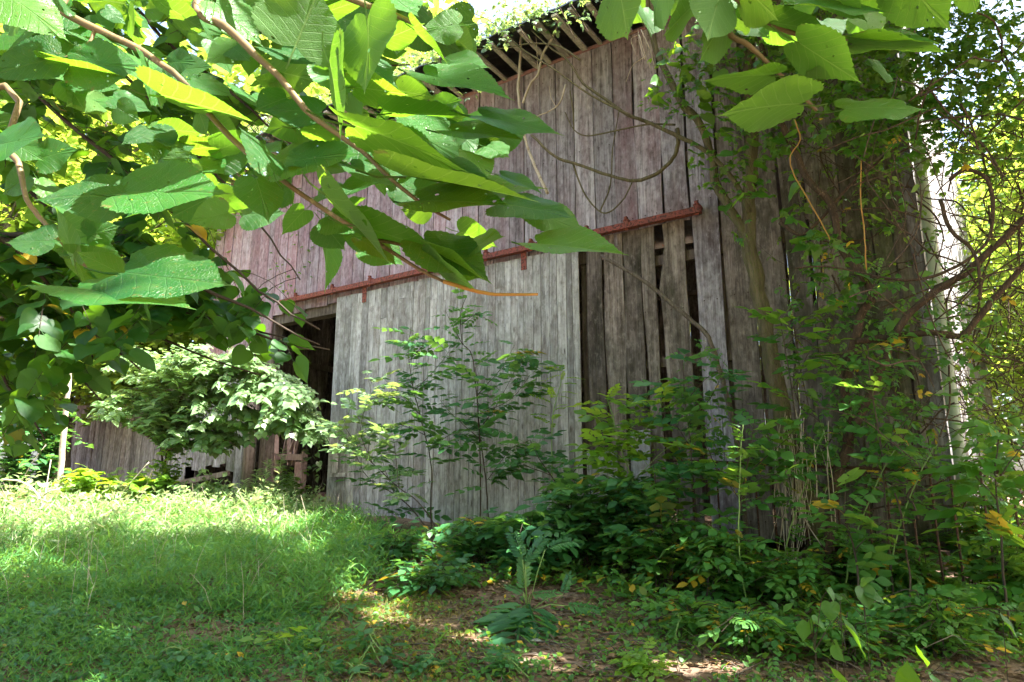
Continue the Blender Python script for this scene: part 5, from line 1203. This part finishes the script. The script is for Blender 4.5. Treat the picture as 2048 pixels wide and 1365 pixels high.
for i, (s_, x, y, sc, rz, lab) in enumerate([(A_t, -13, 15, 1.5, 1, 'dense tree at the far left beyond the shed'), (A_t, -6.5, 21, 2.0, 2, 'tree rising over the left part of the barn roof'), (A_t, -13, 22, 1.3, 3, 'tall tree in the woods at far left'), (A_t, -17, 17, 1.2, 4, 'tree at the edge of the woods beyond the left bush'),
                                     (B_t, 15, 20, 1.2, 1, 'tree deep in the woods right of the barn'), (B_t, 11.5, 8.6, 1.15, 2, 'young tree at the right picture edge behind the twig tangle'), (B_t, 17, 12, 1.2, 3, 'tall tree at far right behind the young tree'), (B_t, 22, 25, 1.6, 4, 'largest tree deep in the woods at far right'),
                                     (A_t, -22, 28, 1.7, 5, 'largest tree deep in the left woods'), (B_t, 11.5, 18, 1.0, 5.2, 'tree seen in the gap beside the side wall'), (A_t, -10.5, 10.0, .55, 2.2, 'small bushy tree at the left edge before the shed'),
 (A_t, -7.6, 15.2, .8, .7, 'leafy tree rising just behind the shed roof'), (A_t, -9.8, 12.6, .75, 4.1, 'leafy tree between the shed and the left edge'), (A_t, -9.0, 14.2, 1.0, 2.7, 'bushy tree right behind the shed roof at its left end'), (A_t, 0, 25, 1.35, 5.1, 'tree whose crown shows over the middle of the roof'), (B_t, 7, 25, 1.3, 1.7, 'tree seen through the gaps between the rear boards'), (B_t, -7, -8, 1.3, 3.1, 'unseen tree behind and left of the viewer, added to block low sky'), (B_t, 1.5, -10, 1.4, 4.6, 'unseen tree straight behind the viewer, added to block low sky'), (B_t, 9, -7, 1.3, .4, 'unseen tree behind and right of the viewer, added to block low sky'), (B_t, 9.2, 9.6, .62, 3.6, 'low leafy tree filling the gap beside the downspout')]):  # the three behind the viewer are added to cut sky light and deepen contrast
    btdup(s_, x, y, sc, rz, lab)

# ------------------------------------------------------------------ canopy overhead: unseen trees, crowns placed for shade and opened for sun
def lit_zone(p):
    """leaf positions whose shadow would land on the sunlit gap: the canopy is open there"""
    k = (p[:, 2] - 1.4) / SUN.z; q = p - k[:, None] * np.array(SUN)
    s = (q - np.array(WO)) @ np.array(WD); t = -(q - np.array(WO)) @ np.array(WN)
    a = (q[:, 0] > -9) & (q[:, 0] < -2.4) & (q[:, 1] > 8.1 + .2 * np.sin(q[:, 0] * 3)) & (t > -.3)
    k2 = (p[:, 2] - 3.0) / SUN.z; q2 = p - k2[:, None] * np.array(SUN)
    s2 = (q2 - np.array(WO)) @ np.array(WD); t2 = -(q2 - np.array(WO)) @ np.array(WN)
    b = (s2 > -6.5) & (s2 < .6) & (t2 > -.2) & (t2 < 3.1)
    c = (s2 > -1.5) & (s2 < 4.5) & (t2 > 3) & (t2 < 4.5) & False
    k3 = (p[:, 2] - 2.4) / SUN.z; q3 = p - k3[:, None] * np.array(SUN)
    h3 = (np.sin(np.floor(q3[:, 0] / .33) * 12.9 + np.floor(q3[:, 1] / .3) * 78.2) * 4375.8) % 1
    c = (np.abs(q3[:, 0] + .3) < 1.8) & (q3[:, 1] > .5) & (q3[:, 1] < 2.0) & (h3 < .7)
    k4 = (p[:, 2] - 7.9) / SUN.z; q4 = p - k4[:, None] * np.array(SUN)
    s4 = (q4 - np.array(WO)) @ np.array(WD); t4 = -(q4 - np.array(WO)) @ np.array(WN)
    return a | b | c | ((s4 < 4.2) & (t4 < 1.6))
def canopy(name, x, y, h, trunk_r, blobs, n, ls, label, mat=M_MULF, temps=HLOW):
    g = Vector((x, y, float(gz(x, y)))); b = thing(name, g, label, 'tree'); q = MB()
    q.tube(smoothline([(0, 0, -.2), (.1, .05, h * .3), (-.1, .1, h * .7), (0, 0, h)], 3), lerpr(trunk_r, trunk_r * .4, 10), 10); q.build('trunk', M_BARK, b, True, True)
    P_ = []; q = MB()
    W_ = np.array([bl[3] * bl[4] * bl[5] for bl in blobs], float) ** .75; W_ /= W_.sum()
    for bl, w in zip(blobs, W_):
        c = np.array(bl[:3]); r = np.array(bl[3:6]); m_ = int(n * w)
        dd = rng.normal(0, 1, (m_, 3)); dd /= np.linalg.norm(dd, axis=1, keepdims=True); P_.append(c + dd * r * (rng.random(m_) ** .45)[:, None])
        e = Vector(c) - g; q.tube(smoothline([(0, 0, h * .6), e * .5 + Vector((0, 0, h * .3)), e], 3), lerpr(trunk_r * .35, .02, 7), 6)
    q.build('limb', M_BARK, b, True, True)
    pos = np.vstack(P_); k = ~lit_zone(pos)
    u, v, d = proj(pos); vis = (d > 0) & (u > -80) & (u < 2130) & (v > -60) & (v < 1400)
    k &= ~vis
    # small sun flecks
    cell = np.floor((pos[:, :2] - pos[:, 2:3] * np.array(SUN)[None, :2] / SUN.z) / .42).astype(int)
    hsh = (np.sin(cell[:, 0] * 12.9898 + cell[:, 1] * 78.233) * 43758.5453) % 1
    k &= ~(hsh < .22)
    pos = pos[k]; m_ = len(pos); a = rng.uniform(0, 6.28, m_)
    merged('foliage', temps, pos, np.c_[np.cos(a), np.sin(a), rng.uniform(-.6, .1, m_)], np.c_[rng.normal(0, .35, m_), rng.normal(0, .35, m_), np.ones(m_)], rng.uniform(.7, 1.2, m_) * ls, mat, b, None, 'stuff', b.location)
canopy('shade_canopy_tree', 7.2, 2.2, 9, .22, [(5, 1.5, 8.5, 3.5, 3.2, 1.6), (2.0, 1.8, 8.8, 3, 3, 1.5), (7, 5, 8.5, 3, 3, 1.8), (8.5, 1, 8, 3, 3, 2), (3.5, 4.8, 9.2, 2.6, 2.4, 1.4), (7.6, 4.6, 5.5, 1.5, 1.5, 2.5), (5, -2, 8, 3, 3, 1.6)], 15000, .26, 'tall unseen canopy tree outside the right edge, crown shaped to cast the shade')
canopy('shade_canopy_tree', -4.5, -1.5, 8, .2, [(-2, 0, 7.5, 3, 3, 1.5), (0.5, -1.5, 7.6, 3, 3, 1.5), (-4.5, 1, 7.5, 3, 3, 1.5), (-0.6, 4.3, 8.6, 3.6, 2.4, 1.2), (-3.5, 3.5, 8.2, 3, 2.2, 1.2)], 11000, .26, 'unseen canopy tree behind and left of the viewer, crown shaped to cast the shade')
# ------------------------------------------------------------------ grass, weeds, litter
def scatter(n, poly):
    """uniform world points on the ground whose image falls inside the pixel polygon"""
    out = []; tot = 0
    while tot < n:
        x = rng.uniform(-9, 6, n * 2); y = 3.2 + rng.uniform(0, 1, n * 2) ** 1.0 * 9; z = gz(x, y)
        u, v, d = proj(np.c_[x, y, z]); k = inpoly(u, v, poly)
        k &= (((np.c_[x, y] - np.array(WO)[:2]) @ np.array(WN)[:2]) < -.06)
        o = np.c_[x, y, z][k]; out.append(o); tot += len(o)
        if len(o) == 0: break
    return np.vstack(out)[:n]
def grass(name, n, poly, hmin, hmax, ls, mat, temps, label, cat='grass', leafy=3, spread=.05, patch=None):
    p = scatter(n, poly)
    f0 = .5 + .5 * np.sin(p[:, 0] * 2.1 + 1.5 * np.sin(p[:, 1] * 1.9)) * np.cos(p[:, 1] * 2.9 + 1.3 * np.sin(p[:, 0] * 3.1)); CL = .35 + 1.1 * f0
    if patch is not None:
        f = .5 + .5 * np.sin(p[:, 0] * 3.1 + 2 * np.sin(p[:, 1] * 2.3)) * np.cos(p[:, 1] * 3.7 + np.sin(p[:, 0] * 4)); k = rng.random(len(p)) < patch + (1 - patch) * f; p = p[k]; CL = CL[k]
    pos = np.repeat(p, leafy, 0); m = len(pos); t = rng.random(m)
    hh = np.repeat(rng.uniform(hmin, hmax, len(p)) * CL, leafy)
    pos = pos + np.c_[rng.normal(0, spread, m), rng.normal(0, spread, m), hh * t * .85]
    a = rng.uniform(0, 6.28, m)
    dr = np.c_[np.cos(a), np.sin(a), rng.uniform(-.1, 1.3, m)]; nr = np.c_[rng.normal(0, .5, m), rng.normal(0, .5, m), np.ones(m)]
    o = merged(name, temps, pos, dr, nr, rng.uniform(.6, 1.2, m) * ls, mat, None, None, 'stuff'); tag(o, label, cat)
G_L = [(-60, 1010), (200, 1030), (420, 1030), (560, 1030), (700, 1050), (790, 1080), (770, 1160), (650, 1220), (560, 1250), (330, 1210), (100, 1210), (-60, 1240)]
G_S = [(-60, 960), (640, 960), (660, 1050), (500, 1095), (-60, 1125)]
G_B = [(-60, 1190), (400, 1190), (650, 1210), (640, 1300), (700, 1420), (-60, 1420)]
G_P = [(600, 1180), (900, 1180), (1130, 1210), (1500, 1230), (2100, 1200), (2100, 1430), (560, 1430)]
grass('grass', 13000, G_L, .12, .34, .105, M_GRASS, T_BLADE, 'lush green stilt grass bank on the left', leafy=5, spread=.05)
grass('sunlit_grass', 7500, G_S, .12, .42, .12, M_SUNLIT, T_BLADE + [tiny_leaf(.3)], 'tall grass strip in full sun before the shed', leafy=5, spread=.06)
grass('thin_grass', 6500, G_B, .02, .12, .06, M_GRASS, T_BLADE, 'thin patchy grass at the lower left', leafy=4, patch=.05)
grass('dry_grass', 5000, [(640, 1190), (900, 1190), (960, 1260), (900, 1365), (1250, 1420), (620, 1420), (660, 1280)], .005, .05, .05, M_DRYGR, T_BLADE, 'thin yellowed grass on the bare soil', leafy=3, patch=.0)
grass('ground_ivy', 4200, G_P, .01, .07, .05, M_BRAM, T_TINY + T_SMALL, 'small weeds and ground ivy on the soil', 'ground cover', leafy=3, patch=.02)
grass('ground_ivy', 2400, G_B, .01, .08, .06, M_SHRUB, T_SMALL, 'small broad weeds among the thin grass', 'ground cover', leafy=3, patch=.02)
grass('undergrowth', 3600, [(740, 1090), (1250, 1080), (2100, 1100), (2100, 1300), (1500, 1300), (1300, 1230), (1100, 1180), (760, 1180)], .03, .26, .085, M_BRAM, T_SMALL, 'dense low undergrowth along the barn foot', 'undergrowth', leafy=3, patch=.15)
grass('shed_weeds', 3800, [(-60, 930), (560, 940), (600, 1050), (-60, 1060)], .08, .6, .10, M_SUNLIT, T_SMALL, 'broad weeds along the shed foot', 'weeds', leafy=3)
q = MB()
for i, p in enumerate(scatter(260, [(-60, 1000), (700, 1030), (760, 1150), (500, 1250), (-60, 1250)])):
    h_ = random.uniform(.25, .55); dx, dy = random.gauss(0, .12), random.gauss(0, .12); p = Vector(p); q.tube([p, p + Vector((dx * .4, dy * .4, h_ * .6)), p + Vector((dx, dy, h_))], [.002, .0018, .0012], 3, False)
tag(q.build('dry_stalks', M_PALE, smooth=True), 'thin dry stalks standing in the grass', 'stalks', kind='stuff')
pl = scatter(20000, [(-60, 1150), (2100, 1060), (2100, 1440), (-60, 1440)]); m_ = len(pl); pl = pl + np.c_[np.zeros(m_), np.zeros(m_), rng.uniform(.004, .02, m_)]; a = rng.uniform(0, 6.28, m_)
tag(merged('leaf_litter', T_TINY + T_SMALL[:1], pl, np.c_[np.cos(a), np.sin(a), rng.normal(0, .15, m_)], np.c_[rng.normal(0, .25, m_), rng.normal(0, .25, m_), np.ones(m_)], rng.uniform(.02, .075, m_) , M_LIT, None, None, 'stuff'), 'dry brown leaf litter on the soil', 'leaf litter')
q = MB()
for i in range(380):
    p = gp(random.uniform(560, 2040), random.uniform(1190, 1360)); a = random.uniform(0, 6.28); L = random.uniform(.05, .3)
    q.tube([p + Vector((0, 0, .012)), p + Vector((math.cos(a) * L * .5, math.sin(a) * L * .5, .03)), p + Vector((math.cos(a) * L, math.sin(a) * L, .015 + .126 * math.sin(a) * L))], random.uniform(.002, .005), 4)
tag(q.build('fallen_twigs', M_BARK2, smooth=True), 'dry fallen twigs on the soil', 'twigs', kind='stuff')
print('objects', len(bpy.data.objects), 'tris', sum(len(o.data.polygons) for o in bpy.data.objects if o.type == 'MESH'))
